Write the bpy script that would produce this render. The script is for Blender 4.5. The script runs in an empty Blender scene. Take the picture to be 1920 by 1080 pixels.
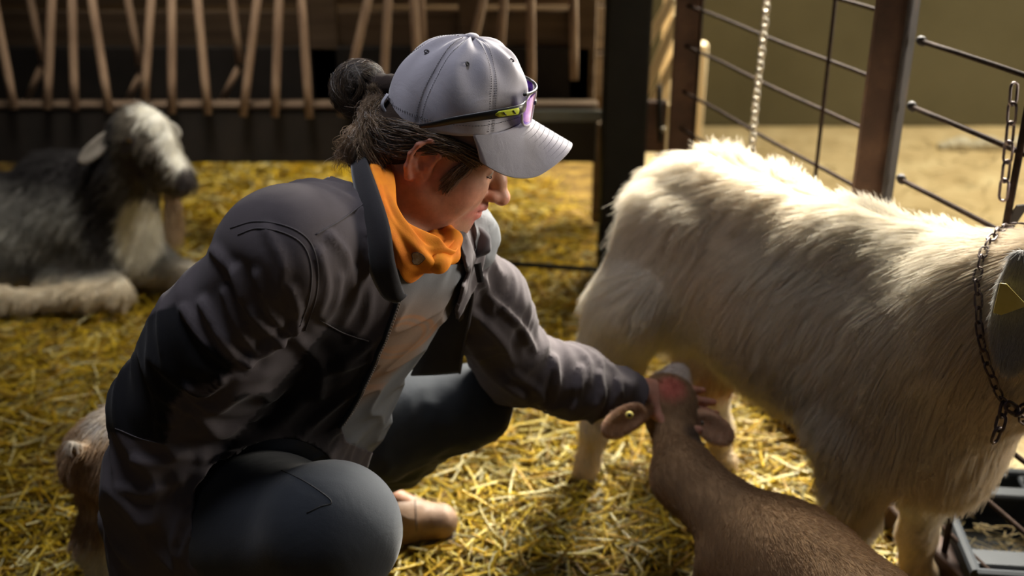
import bpy, math, random
import numpy as np
from mathutils import Vector, Matrix
random.seed(7)
RNG = np.random.default_rng(7)
R_ = math.radians
SC = bpy.context.scene
COL = SC.collection

# ------------------------------------------------------------------ camera
CAM_H = 1.40; CAM_PITCH = R_(24); FPX = 2133.33
cam_d = bpy.data.cameras.new('camera'); cam = bpy.data.objects.new('camera', cam_d); COL.objects.link(cam)
cam.location = (0, 0, CAM_H); cam.rotation_euler = (R_(90) - CAM_PITCH, 0, 0)
cam_d.sensor_width = 36; cam_d.lens = 36 * FPX / 1920
cam_d.clip_start = 0.05; cam_d.clip_end = 60
cam_d.dof.use_dof = True; cam_d.dof.focus_distance = 1.50; cam_d.dof.aperture_fstop = 2.8
SC.camera = cam

# ------------------------------------------------------------------ world, exposure
SC.view_settings.view_transform = 'Standard'; SC.view_settings.look = 'None'
SC.view_settings.gamma = 1.0; SC.view_settings.exposure = 0.0
SC.view_settings.use_curve_mapping = False
wd = bpy.data.worlds.new('world'); SC.world = wd; wd.use_nodes = True
wd.node_tree.nodes['Background'].inputs[0].default_value = (0.70, 0.78, 0.95, 1)
wd.node_tree.nodes['Background'].inputs[1].default_value = 0.022

def area(name, loc, target, size, energy, color, spread=180, size_y=None):
    l = bpy.data.lights.new(name, 'AREA'); o = bpy.data.objects.new(name, l); COL.objects.link(o)
    o.location = loc
    o.rotation_euler = (Vector(target) - Vector(loc)).to_track_quat('-Z', 'Y').to_euler()
    l.size = size
    if size_y: l.shape = 'RECTANGLE'; l.size_y = size_y
    l.energy = energy; l.color = color; l.spread = R_(spread)
    return o
# daylight falling through the open roof edge over the yard, from behind and to the right
area('daylight_opening', (1.0, 3.4, 1.80), (0.35, 1.70, 0.45), 0.9, 53, (1.0, 0.94, 0.82), 50)
area('yard_bounce', (2.2, 1.75, 1.2), (0.0, 1.5, .85), 1.0, 11, (1.0, 0.92, 0.80), 75)
area('gate_daylight', (1.0, 4.35, 1.15), (-.5, 3.8, 0.0), 0.6, 26, (1.0, 0.9, 0.68), 80)
area('yard_daylight', (2.6, 4.0, 3.4), (2.2, 3.4, 0.0), 1.4, 55, (1.0, 0.88, 0.62), 95)
area('grey_goat_fill', (-0.75, 2.75, 2.6), (-1.0, 3.1, 0.3), .7, 5, (1.0, 0.93, 0.80), 50)  # added lamp brightening the lying grey goat; no opening in the ceiling above
area('roof_light', (-.40, 1.65, 2.68), (-.28, 1.55, 0), .7, 2.6, (0.88, 0.9, 1.0), 48)
area('camera_left_fill', (-2.2, -1.2, 2.4), (-0.4, 1.8, 0.4), 2.0, 1.7, (0.80, 0.86, 1.0))  # added weak cool fill from behind left of the camera; no doorway modelled

# ------------------------------------------------------------------ pixel helpers: a pixel of the photograph to a place in the barn
_s, _c = math.sin(CAM_PITCH), math.cos(CAM_PITCH)
def ray(px, py):
    u = (px - 960) / FPX; v = (540 - py) / FPX
    return np.array([u, _c + v * _s, -_s + v * _c])
def at(px, py, Y):
    d = ray(px, py); return np.array([0, 0, CAM_H]) + d * (Y / d[1])
def atz(px, py, z):
    d = ray(px, py); return np.array([0, 0, CAM_H]) + d * ((z - CAM_H) / d[2])
def proj(V):
    V = np.asarray(V, float); y = V[..., 1]; z = V[..., 2] - CAM_H
    dep = y * _c - z * _s; up = y * _s + z * _c
    return 960 + V[..., 0] / dep * FPX, 540 - up / dep * FPX

# ------------------------------------------------------------------ tagging and linking
def tag(o, label=None, cat=None, group=None, kind=None):
    if label: o['label'] = label
    if cat: o['category'] = cat
    if group: o['group'] = group
    if kind: o['kind'] = kind
    return o
def empty(name, loc=(0, 0, 0)):
    o = bpy.data.objects.new(name, None); COL.objects.link(o); o.location = [float(x) for x in loc]; o.empty_display_size = .05; return o
def parent(o, p):
    o.parent = p
    o.matrix_parent_inverse = Matrix.Translation(p.location).inverted() if p.parent is None else (p.parent.matrix_world @ Matrix.Translation(p.location)).inverted()
    if p.parent is not None: o.matrix_parent_inverse = Matrix.Identity(4)
    return o
def mesh_obj(name, V, Fc, mat, par=None, smooth=True, cols=None):
    """V in world space; a child keeps world space by its parent-inverse."""
    me = bpy.data.meshes.new(name)
    V = np.asarray(V, np.float32)
    if isinstance(Fc, np.ndarray):
        n = Fc.shape[1]
        me.vertices.add(len(V)); me.vertices.foreach_set('co', V.ravel())
        me.loops.add(Fc.size); me.loops.foreach_set('vertex_index', Fc.astype(np.int32).ravel())
        me.polygons.add(len(Fc)); me.polygons.foreach_set('loop_start', np.arange(0, Fc.size, n, dtype=np.int32))
        me.polygons.foreach_set('loop_total', np.full(len(Fc), n, np.int32))
        me.update(calc_edges=True); me.validate()
    else:
        me.from_pydata([tuple(map(float, v)) for v in V], [], [tuple(int(i) for i in f) for f in Fc]); me.update()
    if smooth: me.polygons.foreach_set('use_smooth', [True] * len(me.polygons))
    if cols is not None:
        a = me.color_attributes.new('tone', 'FLOAT_COLOR', 'POINT')
        c = np.ones((len(V), 4), np.float32); c[:, :3] = cols
        a.data.foreach_set('color', c.ravel())
    for m in (mat if isinstance(mat, (list, tuple)) else [mat]): me.materials.append(m)
    o = bpy.data.objects.new(name, me); COL.objects.link(o)
    if par is not None:
        o.parent = par
        q = par; off = Vector((0, 0, 0))
        while q is not None: off += Vector(q.location); q = q.parent
        o.location = -off
    return o
def join(*ms):
    Vs, Fs, n = [], [], 0
    for V, Fc in ms:
        Vs.append(np.asarray(V, float)); Fs += [tuple(int(i) + n for i in f) for f in Fc]; n += len(V)
    return np.concatenate(Vs), Fs

# ------------------------------------------------------------------ simple shapes (all return V, F)
def box(c, s, R=None, bev=0.0):
    c = np.asarray(c, float); h = np.asarray(s, float) / 2
    if bev <= 0:
        V = np.array([[x, y, z] for x in (-1, 1) for y in (-1, 1) for z in (-1, 1)], float) * h
        Fc = [(0, 1, 3, 2), (4, 6, 7, 5), (0, 4, 5, 1), (2, 3, 7, 6), (0, 2, 6, 4), (1, 5, 7, 3)]
    else:
        V = []; idx = {}
        for ax in range(3):
            for sx in (-1, 1):
                for sy in (-1, 1):
                    for sz in (-1, 1):
                        p = [sx * (h[0] - bev), sy * (h[1] - bev), sz * (h[2] - bev)]
                        p[ax] = (sx, sy, sz)[ax] * h[ax]
                        idx[(ax, sx, sy, sz)] = len(V); V.append(p)
        V = np.array(V, float); Fc = []
        for ax in range(3):
            for s_ in (-1, 1):
                q = []
                for a_, b_ in ((-1, -1), (1, -1), (1, 1), (-1, 1)):
                    t = [0, 0, 0]; t[ax] = s_; t[(ax + 1) % 3] = a_; t[(ax + 2) % 3] = b_; q.append(idx[(ax, *t)])
                Fc.append(tuple(q) if s_ > 0 else tuple(q[::-1]))
        for ax in range(3):   # edges along ax
            b1, b2 = (ax + 1) % 3, (ax + 2) % 3
            for s1 in (-1, 1):
                for s2 in (-1, 1):
                    def k(f, e):
                        t = [0, 0, 0]; t[ax] = e; t[b1] = s1; t[b2] = s2; return idx[(f, *t)]
                    q = (k(b1, -1), k(b1, 1), k(b2, 1), k(b2, -1)); Fc.append(q if s1 * s2 < 0 else q[::-1])
        for sx in (-1, 1):
            for sy in (-1, 1):
                for sz in (-1, 1):
                    q = (idx[(0, sx, sy, sz)], idx[(1, sx, sy, sz)], idx[(2, sx, sy, sz)]); Fc.append(q if sx * sy * sz > 0 else q[::-1])
    if R is not None: V = V @ np.asarray(R, float).T
    return V + c, Fc
def frame_from(d, up=(0, 0, 1)):
    d = np.asarray(d, float); d = d / np.linalg.norm(d)
    s = np.cross(d, up)
    if np.linalg.norm(s) < 1e-5: s = np.cross(d, (0, 1, 0))
    s /= np.linalg.norm(s); u = np.cross(s, d)
    return s, u, d
def beam(a, b, w, h, up=(0, 0, 1), bev=0.0):
    a = np.asarray(a, float); b = np.asarray(b, float)
    s, u, d = frame_from(b - a, up)
    return box((a + b) / 2, (w, h, np.linalg.norm(b - a)), np.stack([s, u, d], 1), bev)
def tube(pts, rad, n=8, closed=False, flat=1.0, up=(0, 0, 1), caps=True):
    pts = np.asarray(pts, float); m = len(pts)
    rad = np.broadcast_to(np.asarray(rad, float), (m,))
    V = []; Fc = []
    pu = None
    for i in range(m):
        if closed: d = pts[(i + 1) % m] - pts[i - 1]
        else: d = pts[min(i + 1, m - 1)] - pts[max(i - 1, 0)]
        d = d / (np.linalg.norm(d) + 1e-12)
        if pu is None: s, u, _ = frame_from(d, up)
        else:
            u = pu - d * np.dot(pu, d); u /= np.linalg.norm(u) + 1e-12; s = np.cross(d, u)
        pu = u
        for j in range(n):
            a = 2 * math.pi * j / n
            V.append(pts[i] + rad[i] * (s * math.cos(a) + u * math.sin(a) * flat))
    for i in range(m if closed else m - 1):
        for j in range(n):
            a0 = i * n + j; a1 = i * n + (j + 1) % n; b0 = ((i + 1) % m) * n + j; b1 = ((i + 1) % m) * n + (j + 1) % n
            Fc.append((a0, a1, b1, b0))
    if not closed and caps:
        Fc.append(tuple(range(n))[::-1]); Fc.append(tuple((m - 1) * n + j for j in range(n)))
    return np.array(V), Fc
def spline(pts, n=8):
    """Catmull-Rom through pts, n samples per span."""
    P = np.asarray(pts, float); P = np.vstack([2 * P[0] - P[1], P, 2 * P[-1] - P[-2]])
    out = []
    for i in range(1, len(P) - 2):
        for k in range(n):
            t = k / n
            out.append(0.5 * ((2 * P[i]) + (-P[i-1] + P[i+1]) * t + (2*P[i-1] - 5*P[i] + 4*P[i+1] - P[i+2]) * t*t + (-P[i-1] + 3*P[i] - 3*P[i+1] + P[i+2]) * t**3))
    out.append(P[-2]); return np.array(out)
def ribbon(rows):
    """grid surface through rows of points (m rows of n points)."""
    rows = np.asarray(rows, float); m, n = rows.shape[:2]
    Fc = [(i*n+j, i*n+j+1, (i+1)*n+j+1, (i+1)*n+j) for i in range(m-1) for j in range(n-1)]
    return rows.reshape(-1, 3), Fc
def solid(o, t, off=-1.0):
    m = o.modifiers.new('thickness', 'SOLIDIFY'); m.thickness = t; m.offset = off; return o
def subsurf(o, n=1):
    m = o.modifiers.new('smooth', 'SUBSURF'); m.levels = n; m.render_levels = n; return o

# ------------------------------------------------------------------ sculpting by signed distances, meshed with surface nets
class Sculpt:
    def __init__(s, M=None): s.pr = []; s.M = np.eye(4) if M is None else np.asarray(M, float); s.col = None
    def _p(s, p): return (s.M[:3, :3] @ np.asarray(p, float)) + s.M[:3, 3]
    def _add(s, f, lo, hi, k, op): s.pr.append((f, np.asarray(lo, float), np.asarray(hi, float), k, op, s.col))
    def cap(s, a, b, ra, rb=None, k=.02, op='u', flat=None):
        """tapered capsule; flat = (axis, factor) squeezes the section along axis to factor."""
        rb = ra if rb is None else rb
        a = s._p(a); b = s._p(b); ba = b - a; L2 = float(ba @ ba) + 1e-12; r = max(ra, rb)
        if flat is not None:
            n = s.M[:3, :3] @ np.asarray(flat[0], float); n = n / np.linalg.norm(n); q = 1 / flat[1]
        def f(X, Y, Z):
            X = X - a[0]; Y = Y - a[1]; Z = Z - a[2]
            h = np.clip((X * ba[0] + Y * ba[1] + Z * ba[2]) / L2, 0, 1)
            dx = X - h * ba[0]; dy = Y - h * ba[1]; dz = Z - h * ba[2]
            if flat is not None:
                w = (dx * n[0] + dy * n[1] + dz * n[2]); e = (q * q - 1)
                return (np.sqrt(dx*dx + dy*dy + dz*dz + e * w * w) - (ra + (rb - ra) * h)) * (flat[1] ** .5)
            return np.sqrt(dx*dx + dy*dy + dz*dz) - (ra + (rb - ra) * h)
        s._add(f, np.minimum(a, b) - r, np.maximum(a, b) + r, k, op); return s
    def ell(s, c, r, k=.02, op='u', R=None):
        c = s._p(c); r = np.asarray(r, float)
        Rm = s.M[:3, :3] if R is None else s.M[:3, :3] @ np.asarray(R, float)
        Rm = Rm / np.linalg.norm(Rm, axis=0)
        ext = np.sqrt(((Rm * r) ** 2).sum(1))
        def f(X, Y, Z):
            X = X - c[0]; Y = Y - c[1]; Z = Z - c[2]
            k0 = 0; k1 = 0
            for i in range(3):
                l = X * Rm[0, i] + Y * Rm[1, i] + Z * Rm[2, i]
                k0 = k0 + (l / r[i]) ** 2; k1 = k1 + (l / r[i] ** 2) ** 2
            k0 = np.sqrt(k0); k1 = np.sqrt(k1) + 1e-9
            return k0 * (k0 - 1) / k1
        s._add(f, c - ext, c + ext, k, op); return s
    def chain(s, pts, rs, k=.02, op='u', flat=None):
        for i in range(len(pts) - 1): s.cap(pts[i], pts[i+1], rs[i], rs[i+1], k, op, flat)
        return s
    def eval(s, V):
        V = np.asarray(V, float); D = np.full(len(V), 1.0)
        for f, lo, hi, k, op, col in s.pr:
            d = f(V[:, 0], V[:, 1], V[:, 2]); D = _comb(D, d, k, op)
        return D
    def colors(s, V, sig=.01):
        V = np.asarray(V, float); W = np.zeros(len(V)); C = np.zeros((len(V), 3))
        dmin = None; ds = []
        for f, lo, hi, k, op, col in s.pr:
            if col is None or op == 's': continue
            ds.append((f(V[:, 0], V[:, 1], V[:, 2]), np.array(col)))
        dm = np.min([d for d, _ in ds], axis=0)
        for d, c in ds:
            w = np.exp(-(d - dm) / sig); W += w; C += w[:, None] * c
        return C / W[:, None]
    def mesh(s, res, fine=None, pad=.02):
        """fine = (lo, hi, res2): finer spacing inside that box's ranges."""
        lo = np.min([p[1] for p in s.pr if p[4] != 's'], axis=0) - pad; hi = np.max([p[2] for p in s.pr if p[4] != 's'], axis=0) + pad
        ax = []
        for i in range(3):
            if fine is None: ax.append(np.arange(lo[i], hi[i] + res, res))
            else:
                v = [lo[i]]
                while v[-1] < hi[i]:
                    x = v[-1]; v.append(x + min([res] + [r2 + max(a[i] - x, x - b[i], 0) * .25 for a, b, r2 in fine]))
                ax.append(np.array(v))
        D = np.full([len(a) for a in ax], 1.0, np.float32)
        for f, l, h, k, op, col in s.pr:
            m = k + 2.5 * res
            sl = [slice(max(int(np.searchsorted(ax[i], l[i] - m)) - 1, 0), int(np.searchsorted(ax[i], h[i] + m)) + 1) for i in range(3)]
            X = ax[0][sl[0]][:, None, None]; Y = ax[1][sl[1]][None, :, None]; Z = ax[2][sl[2]][None, None, :]
            d = f(X, Y, Z).astype(np.float32)
            D[tuple(sl)] = _comb(D[tuple(sl)], d, k, op)
        return nets(D, *ax)
def _comb(D, d, k, op):
    if op == 'u':
        if k <= 0: return np.minimum(D, d)
        h = np.maximum(k - np.abs(D - d), 0) / k; return np.minimum(D, d) - h * h * k * .25
    d = -d
    if k <= 0: return np.maximum(D, d)
    h = np.maximum(k - np.abs(D - d), 0) / k; return np.maximum(D, d) + h * h * k * .25
def nets(D, xs, ys, zs):
    I = D < 0; nx, ny, nz = D.shape
    cnt = np.zeros((nx-1, ny-1, nz-1), np.int8)
    for a in (0, 1):
        for b in (0, 1):
            for c in (0, 1): cnt += I[a:nx-1+a, b:ny-1+b, c:nz-1+c]
    A = (cnt > 0) & (cnt < 8); ii = np.argwhere(A); idx = np.full(A.shape, -1, np.int64); idx[A] = np.arange(len(ii))
    acc = np.zeros((len(ii), 3)); n = np.zeros(len(ii)); i, j, k = ii.T
    X = (xs, ys, zs)
    for a0, a1, ax in [((0,b,c),(1,b,c),0) for b in (0,1) for c in (0,1)] + [((a,0,c),(a,1,c),1) for a in (0,1) for c in (0,1)] + [((a,b,0),(a,b,1),2) for a in (0,1) for b in (0,1)]:
        d0 = D[i+a0[0], j+a0[1], k+a0[2]]; d1 = D[i+a1[0], j+a1[1], k+a1[2]]
        m = (d0 < 0) != (d1 < 0); t = np.where(m, d0 / np.where(m, d0 - d1, 1), 0)
        P = np.stack([X[q][ii[:, q] + a0[q]] for q in range(3)], 1)
        P[:, ax] += t * (X[ax][ii[:, ax] + 1] - X[ax][ii[:, ax]])
        acc += np.where(m[:, None], P, 0); n += m
    V = acc / np.maximum(n, 1)[:, None]; Fs = []
    # x edges
    s = I[:-1, 1:-1, 1:-1] != I[1:, 1:-1, 1:-1]; e = np.argwhere(s)
    if len(e):
        a, b, c = e.T; f = np.stack([idx[a, b, c], idx[a, b+1, c], idx[a, b+1, c+1], idx[a, b, c+1]], 1)
        fl = ~I[a, b+1, c+1]; f[fl] = f[fl][:, ::-1]; Fs.append(f)
    s = I[1:-1, :-1, 1:-1] != I[1:-1, 1:, 1:-1]; e = np.argwhere(s)
    if len(e):
        a, b, c = e.T; f = np.stack([idx[a, b, c], idx[a, b, c+1], idx[a+1, b, c+1], idx[a+1, b, c]], 1)
        fl = ~I[a+1, b, c+1]; f[fl] = f[fl][:, ::-1]; Fs.append(f)
    s = I[1:-1, 1:-1, :-1] != I[1:-1, 1:-1, 1:]; e = np.argwhere(s)
    if len(e):
        a, b, c = e.T; f = np.stack([idx[a, b, c], idx[a+1, b, c], idx[a+1, b+1, c], idx[a, b+1, c]], 1)
        fl = ~I[a+1, b+1, c]; f[fl] = f[fl][:, ::-1]; Fs.append(f)
    return V, np.concatenate(Fs)
def relax(V, Fc, it=2, lam=.5):
    V = V.copy()
    e = np.concatenate([Fc[:, [a, (a + 1) % Fc.shape[1]]] for a in range(Fc.shape[1])]); e = np.concatenate([e, e[:, ::-1]])
    n = np.bincount(e[:, 0], minlength=len(V)).astype(float); n[n == 0] = 1
    for _ in range(it):
        A = np.stack([np.bincount(e[:, 0], V[e[:, 1], q], minlength=len(V)) for q in range(3)], 1) / n[:, None]
        V += lam * (A - V)
    return V
def vnormals(V, Fc):
    N = np.zeros_like(V)
    a, b, c = V[Fc[:, 0]], V[Fc[:, 1]], V[Fc[:, 2]]
    n = np.cross(b - a, c - a)
    if Fc.shape[1] == 4: n = np.cross(V[Fc[:, 2]] - a, V[Fc[:, 3]] - b)
    for q in range(Fc.shape[1]):
        for w in range(3): N[:, w] += np.bincount(Fc[:, q], n[:, w], minlength=len(V))
    return N / (np.linalg.norm(N, axis=1, keepdims=True) + 1e-12)
def tris(Fc):
    return Fc if Fc.shape[1] == 3 else np.concatenate([Fc[:, [0, 1, 2]], Fc[:, [0, 2, 3]]])
def clip(V, Fc, g, extra=None):
    """keep the side where g < 0, cutting triangles cleanly along g = 0."""
    T = tris(Fc); s = g[T] < 0; c = s.sum(1)
    out = [T[c == 3]]; nV = [V]; n = len(V)
    for want in (1, 2):
        m = c == want; t = T[m]; ss = s[m]
        if not len(t): continue
        odd = np.argmax(ss if want == 1 else ~ss, axis=1); r = np.arange(len(t))
        a = t[r, odd]; b = t[r, (odd+1) % 3]; d = t[r, (odd+2) % 3]
        tb = g[a] / (g[a] - g[b]); td = g[a] / (g[a] - g[d])
        Pb = V[a] + (V[b] - V[a]) * tb[:, None]; Pd = V[a] + (V[d] - V[a]) * td[:, None]
        ib = n + np.arange(len(t)); idd = ib + len(t); nV += [Pb, Pd]; n += 2 * len(t)
        if want == 1: out.append(np.stack([a, ib, idd], 1))
        else: out += [np.stack([b, d, idd], 1), np.stack([b, idd, ib], 1)]
    V2 = np.concatenate(nV); F2 = np.concatenate(out)
    key = np.round(V2 * 2e5).astype(np.int64); _, first, inv = np.unique(key, axis=0, return_index=True, return_inverse=True)
    inv = inv.ravel(); F2 = inv[F2]; V2 = V2[first]
    F2 = F2[(F2[:, 0] != F2[:, 1]) & (F2[:, 1] != F2[:, 2]) & (F2[:, 0] != F2[:, 2])]
    used = np.unique(F2); mp = np.full(len(V2), -1); mp[used] = np.arange(len(used))
    return V2[used], mp[F2]
def poly_sd(px, py, poly):
    """signed distance to a polygon, negative inside."""
    P = np.asarray(poly, float); d = np.full(len(px), 1e18); ins = np.zeros(len(px), bool)
    for i in range(len(P)):
        a = P[i - 1]; b = P[i]; e = b - a
        wx = px - a[0]; wy = py - a[1]; t = np.clip((wx * e[0] + wy * e[1]) / (e @ e + 1e-12), 0, 1)
        d = np.minimum(d, (wx - t * e[0]) ** 2 + (wy - t * e[1]) ** 2)
        c = ((a[1] > py) != (b[1] > py)); xi = a[0] + (py - a[1]) / np.where(np.abs(e[1]) < 1e-12, 1e-12, e[1]) * e[0]
        ins ^= c & (px < xi)
    return np.where(ins, -1, 1) * np.sqrt(d)

def wob(P, f, seed=0, n=5):
    """cheap smooth noise in about -1..1: a few warped sines."""
    r = np.random.default_rng(seed); o = np.zeros(len(P))
    for i in range(n):
        k = r.normal(size=3); k = k / np.linalg.norm(k) * f * (0.6 + .9 * i / n); k2 = r.normal(size=3) * f * .5
        o += np.sin(P @ k + r.uniform(0, 6.28) + 1.2 * np.sin(P @ k2 + r.uniform(0, 6.28)))
    return o / n * 1.3
# ------------------------------------------------------------------ hair and fur
def sample(V, Fc, n, rng, weight=None):
    T = tris(Fc); N = vnormals(V, Fc)
    a, b, c = V[T[:, 0]], V[T[:, 1]], V[T[:, 2]]
    ar = np.linalg.norm(np.cross(b - a, c - a), axis=1)
    if weight is not None: ar = ar * np.maximum(weight((a + b + c) / 3), 0)
    t = rng.choice(len(T), n, p=ar / ar.sum()); u = rng.random((n, 2)); f = u.sum(1) > 1; u[f] = 1 - u[f]
    w = np.stack([1 - u.sum(1), u[:, 0], u[:, 1]], 1)[:, :, None]
    P = (V[T[t]] * w).sum(1); Nn = (N[T[t]] * w).sum(1); Nn /= np.linalg.norm(Nn, axis=1, keepdims=True) + 1e-12
    return P, Nn
def hair(name, pts, r0, r1, mat, par, cols=None):
    """pts: (n, m, 3) world space."""
    n, m = pts.shape[:2]
    hc = bpy.data.hair_curves.new(name); hc.add_curves([m] * n)
    hc.attributes['position'].data.foreach_set('vector', pts.astype(np.float32).ravel())
    ra = hc.attributes.get('radius') or hc.attributes.new('radius', 'FLOAT', 'POINT')
    r0 = np.broadcast_to(r0, (n,)); r1 = np.broadcast_to(r1, (n,)); t = np.linspace(0, 1, m)
    ra.data.foreach_set('value', (r0[:, None] * (1 - t) + r1[:, None] * t).astype(np.float32).ravel())
    if cols is not None:
        ca = hc.attributes.new('tone', 'FLOAT_COLOR', 'POINT')
        c = np.ones((n, m, 4), np.float32); c[:, :, :3] = cols[:, None, :] if cols.ndim == 2 else cols
        ca.data.foreach_set('color', c.ravel())
    hc.materials.append(mat)
    o = bpy.data.objects.new(name, hc); COL.objects.link(o)
    if par is not None:
        o.parent = par; q = par; off = Vector((0, 0, 0))
        while q is not None: off += Vector(q.location); q = q.parent
        o.location = -off
    return o
def fur_points(P, N, comb, L, lift, rng, m=6, clumps=0, clump_amt=.6, jitter=.15, droop=0.0, curl=0.0):
    """strands that leave along the normal and bend over along the comb direction."""
    n = len(P)
    C = comb - N * (comb * N).sum(1, keepdims=True); C /= np.linalg.norm(C, axis=1, keepdims=True) + 1e-9
    C = C + rng.normal(size=(n, 3)) * jitter; Ls = L * (0.65 + .6 * rng.random(n)) if np.ndim(L) == 0 else L * (0.7 + .55 * rng.random(n))
    lift = np.broadcast_to(lift, (n,))
    t = np.linspace(0, 1, m)[None, :, None]
    d0 = N * lift[:, None] + C * (1 - lift[:, None])
    pts = P[:, None] + Ls[:, None, None] * (t * d0[:, None] + t * t * .5 * (C - N * .25)[:, None] * (1 - .0))
    if droop: pts[:, :, 2] -= droop * Ls[:, None] * (t[:, :, 0] ** 2)
    if curl:
        ph = rng.random(n) * 6.28; S = np.cross(N, C); w = curl * Ls[:, None] * np.sin(ph[:, None] + t[:, :, 0] * 7) * t[:, :, 0]
        pts += w[:, :, None] * S[:, None]
    if clumps:
        from mathutils.kdtree import KDTree
        ci = rng.choice(n, clumps, replace=False); kd = KDTree(clumps)
        for q, i in enumerate(ci): kd.insert(P[i], q)
        kd.balance(); near = np.array([kd.find(p)[1] for p in P]); c = ci[near]
        w = clump_amt * t ** 1.3; pts = pts * (1 - w) + pts[c] * w
    return pts
# ------------------------------------------------------------------ materials
def new_mat(name):
    m = bpy.data.materials.new(name); m.use_nodes = True; nt = m.node_tree; b = nt.nodes['Principled BSDF']; return m, nt, b
def lk(nt, a, b): nt.links.new(a, b)
def ramp(nt, stops):
    r = nt.nodes.new('ShaderNodeValToRGB'); e = r.color_ramp.elements
    while len(e) < len(stops): e.new(.5)
    for el, (p, c) in zip(e, stops): el.position = p; el.color = (*c, 1) if len(c) == 3 else c
    return r
def noise(nt, scale, detail=4, rough=.55, vec=None, dist=0):
    n = nt.nodes.new('ShaderNodeTexNoise'); n.inputs['Scale'].default_value = scale; n.inputs['Detail'].default_value = detail
    n.inputs['Roughness'].default_value = rough; n.inputs['Distortion'].default_value = dist
    if vec is None:
        tc = nt.nodes.new('ShaderNodeTexCoord'); vec = tc.outputs['Object']
    lk(nt, vec, n.inputs['Vector']); return n
def scaled(nt, s):
    tc = nt.nodes.new('ShaderNodeTexCoord'); mp = nt.nodes.new('ShaderNodeMapping'); mp.inputs['Scale'].default_value = s
    lk(nt, tc.outputs['Object'], mp.inputs['Vector']); return mp.outputs['Vector']
def bump(nt, b, h, strength, dist=.002, prev=None):
    n = nt.nodes.new('ShaderNodeBump'); n.inputs['Strength'].default_value = strength; n.inputs['Distance'].default_value = dist
    lk(nt, h, n.inputs['Height'])
    if prev is not None: lk(nt, prev.outputs['Normal'], n.inputs['Normal'])
    lk(nt, n.outputs['Normal'], b.inputs['Normal']); return n
def mottled(name, stops, scale=8, rough=.7, bmp=.3, bscale=60, bdist=.003, metal=0, stretch=None, detail=5, spec=.5):
    m, nt, b = new_mat(name); v = scaled(nt, stretch) if stretch else None
    n = noise(nt, scale, detail, .6, v); r = ramp(nt, stops); lk(nt, n.outputs['Fac'], r.inputs['Fac']); lk(nt, r.outputs['Color'], b.inputs['Base Color'])
    b.inputs['Roughness'].default_value = rough; b.inputs['Metallic'].default_value = metal; b.inputs['Specular IOR Level'].default_value = spec
    if bmp: n2 = noise(nt, bscale, 5, .6, v); bump(nt, b, n2.outputs['Fac'], bmp, bdist)
    return m
def cloth(name, c1, c2, rough=.85, weave=900, wr=.25, wscale=22, sheen=.3, vary=6):
    m, nt, b = new_mat(name)
    n = noise(nt, vary, 5, .6); r = ramp(nt, [(.35, c1), (.65, c2)]); lk(nt, n.outputs['Fac'], r.inputs['Fac']); lk(nt, r.outputs['Color'], b.inputs['Base Color'])
    b.inputs['Roughness'].default_value = rough; b.inputs['Sheen Weight'].default_value = sheen; b.inputs['Sheen Roughness'].default_value = .4
    b.inputs['Specular IOR Level'].default_value = .25
    w = noise(nt, wscale, 3, .5, None, 1.2); b1 = bump(nt, b, w.outputs['Fac'], wr, .012)
    f = noise(nt, weave, 2, .5); bump(nt, b, f.outputs['Fac'], .25, .0008, b1)
    return m
def attr_mat(name, rough=.6, transl=0.0, spec=.4, mix_noise=None, bmp=None, bscale=40, bdist=.003, sss=0, sssr=(1,.3,.1), tmul=1.0):
    m, nt, b = new_mat(name); a = nt.nodes.new('ShaderNodeAttribute'); a.attribute_name = 'tone'; c = a.outputs['Color']
    if mix_noise:
        n = noise(nt, mix_noise[0], 4, .6); r = ramp(nt, [(.3, (mix_noise[1],) * 3), (.7, (mix_noise[2],) * 3)]); lk(nt, n.outputs['Fac'], r.inputs['Fac'])
        mx = nt.nodes.new('ShaderNodeMix'); mx.data_type = 'RGBA'; mx.blend_type = 'MULTIPLY'; mx.inputs[0].default_value = 1
        lk(nt, c, mx.inputs[6]); lk(nt, r.outputs['Color'], mx.inputs[7]); c = mx.outputs[2]
    lk(nt, c, b.inputs['Base Color']); b.inputs['Roughness'].default_value = rough; b.inputs['Specular IOR Level'].default_value = spec
    if sss: b.inputs['Subsurface Weight'].default_value = sss; b.inputs['Subsurface Radius'].default_value = sssr; b.inputs['Subsurface Scale'].default_value = .01
    if bmp: n2 = noise(nt, bscale, 5, .6); bump(nt, b, n2.outputs['Fac'], bmp, bdist)
    if transl:
        t = nt.nodes.new('ShaderNodeBsdfTranslucent'); ms = nt.nodes.new('ShaderNodeMixShader'); ms.inputs[0].default_value = transl
        lk(nt, c, t.inputs['Color']); lk(nt, b.outputs[0], ms.inputs[1]); lk(nt, t.outputs[0], ms.inputs[2])
        lk(nt, ms.outputs[0], nt.nodes['Material Output'].inputs['Surface'])
    return m
M_FUR = attr_mat('animal_fur', .55, .35, .3)
M_HIDE = attr_mat('animal_hide', .9, 0, .2, (30, .7, 1.1), .3, 120, .003)
M_STRAW = attr_mat('straw_stalks', .42, .22, .4)
M_BED = mottled('trodden_bedding', [(.3, (.07, .04, .012)), (.5, (.20, .12, .025)), (.72, (.42, .28, .06))], 14, .9, .8, 55, .02)
M_YARD = mottled('dry_yard_earth', [(.3, (.50, .38, .20)), (.55, (.66, .53, .31)), (.75, (.80, .70, .45))], 5, .95, .5, 30, .02)
M_PLASTER = mottled('grey_khaki_plaster', [(.3, (.145, .135, .085)), (.7, (.195, .182, .12))], 1.6, .95, .3, 40, .004)
M_BOARD = mottled('dark_barn_boards', [(.3, (.07, .045, .028)), (.5, (.13, .085, .05)), (.75, (.20, .135, .085))], 4, .9, .4, 30, .004, stretch=(.4, 4, 6))
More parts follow.
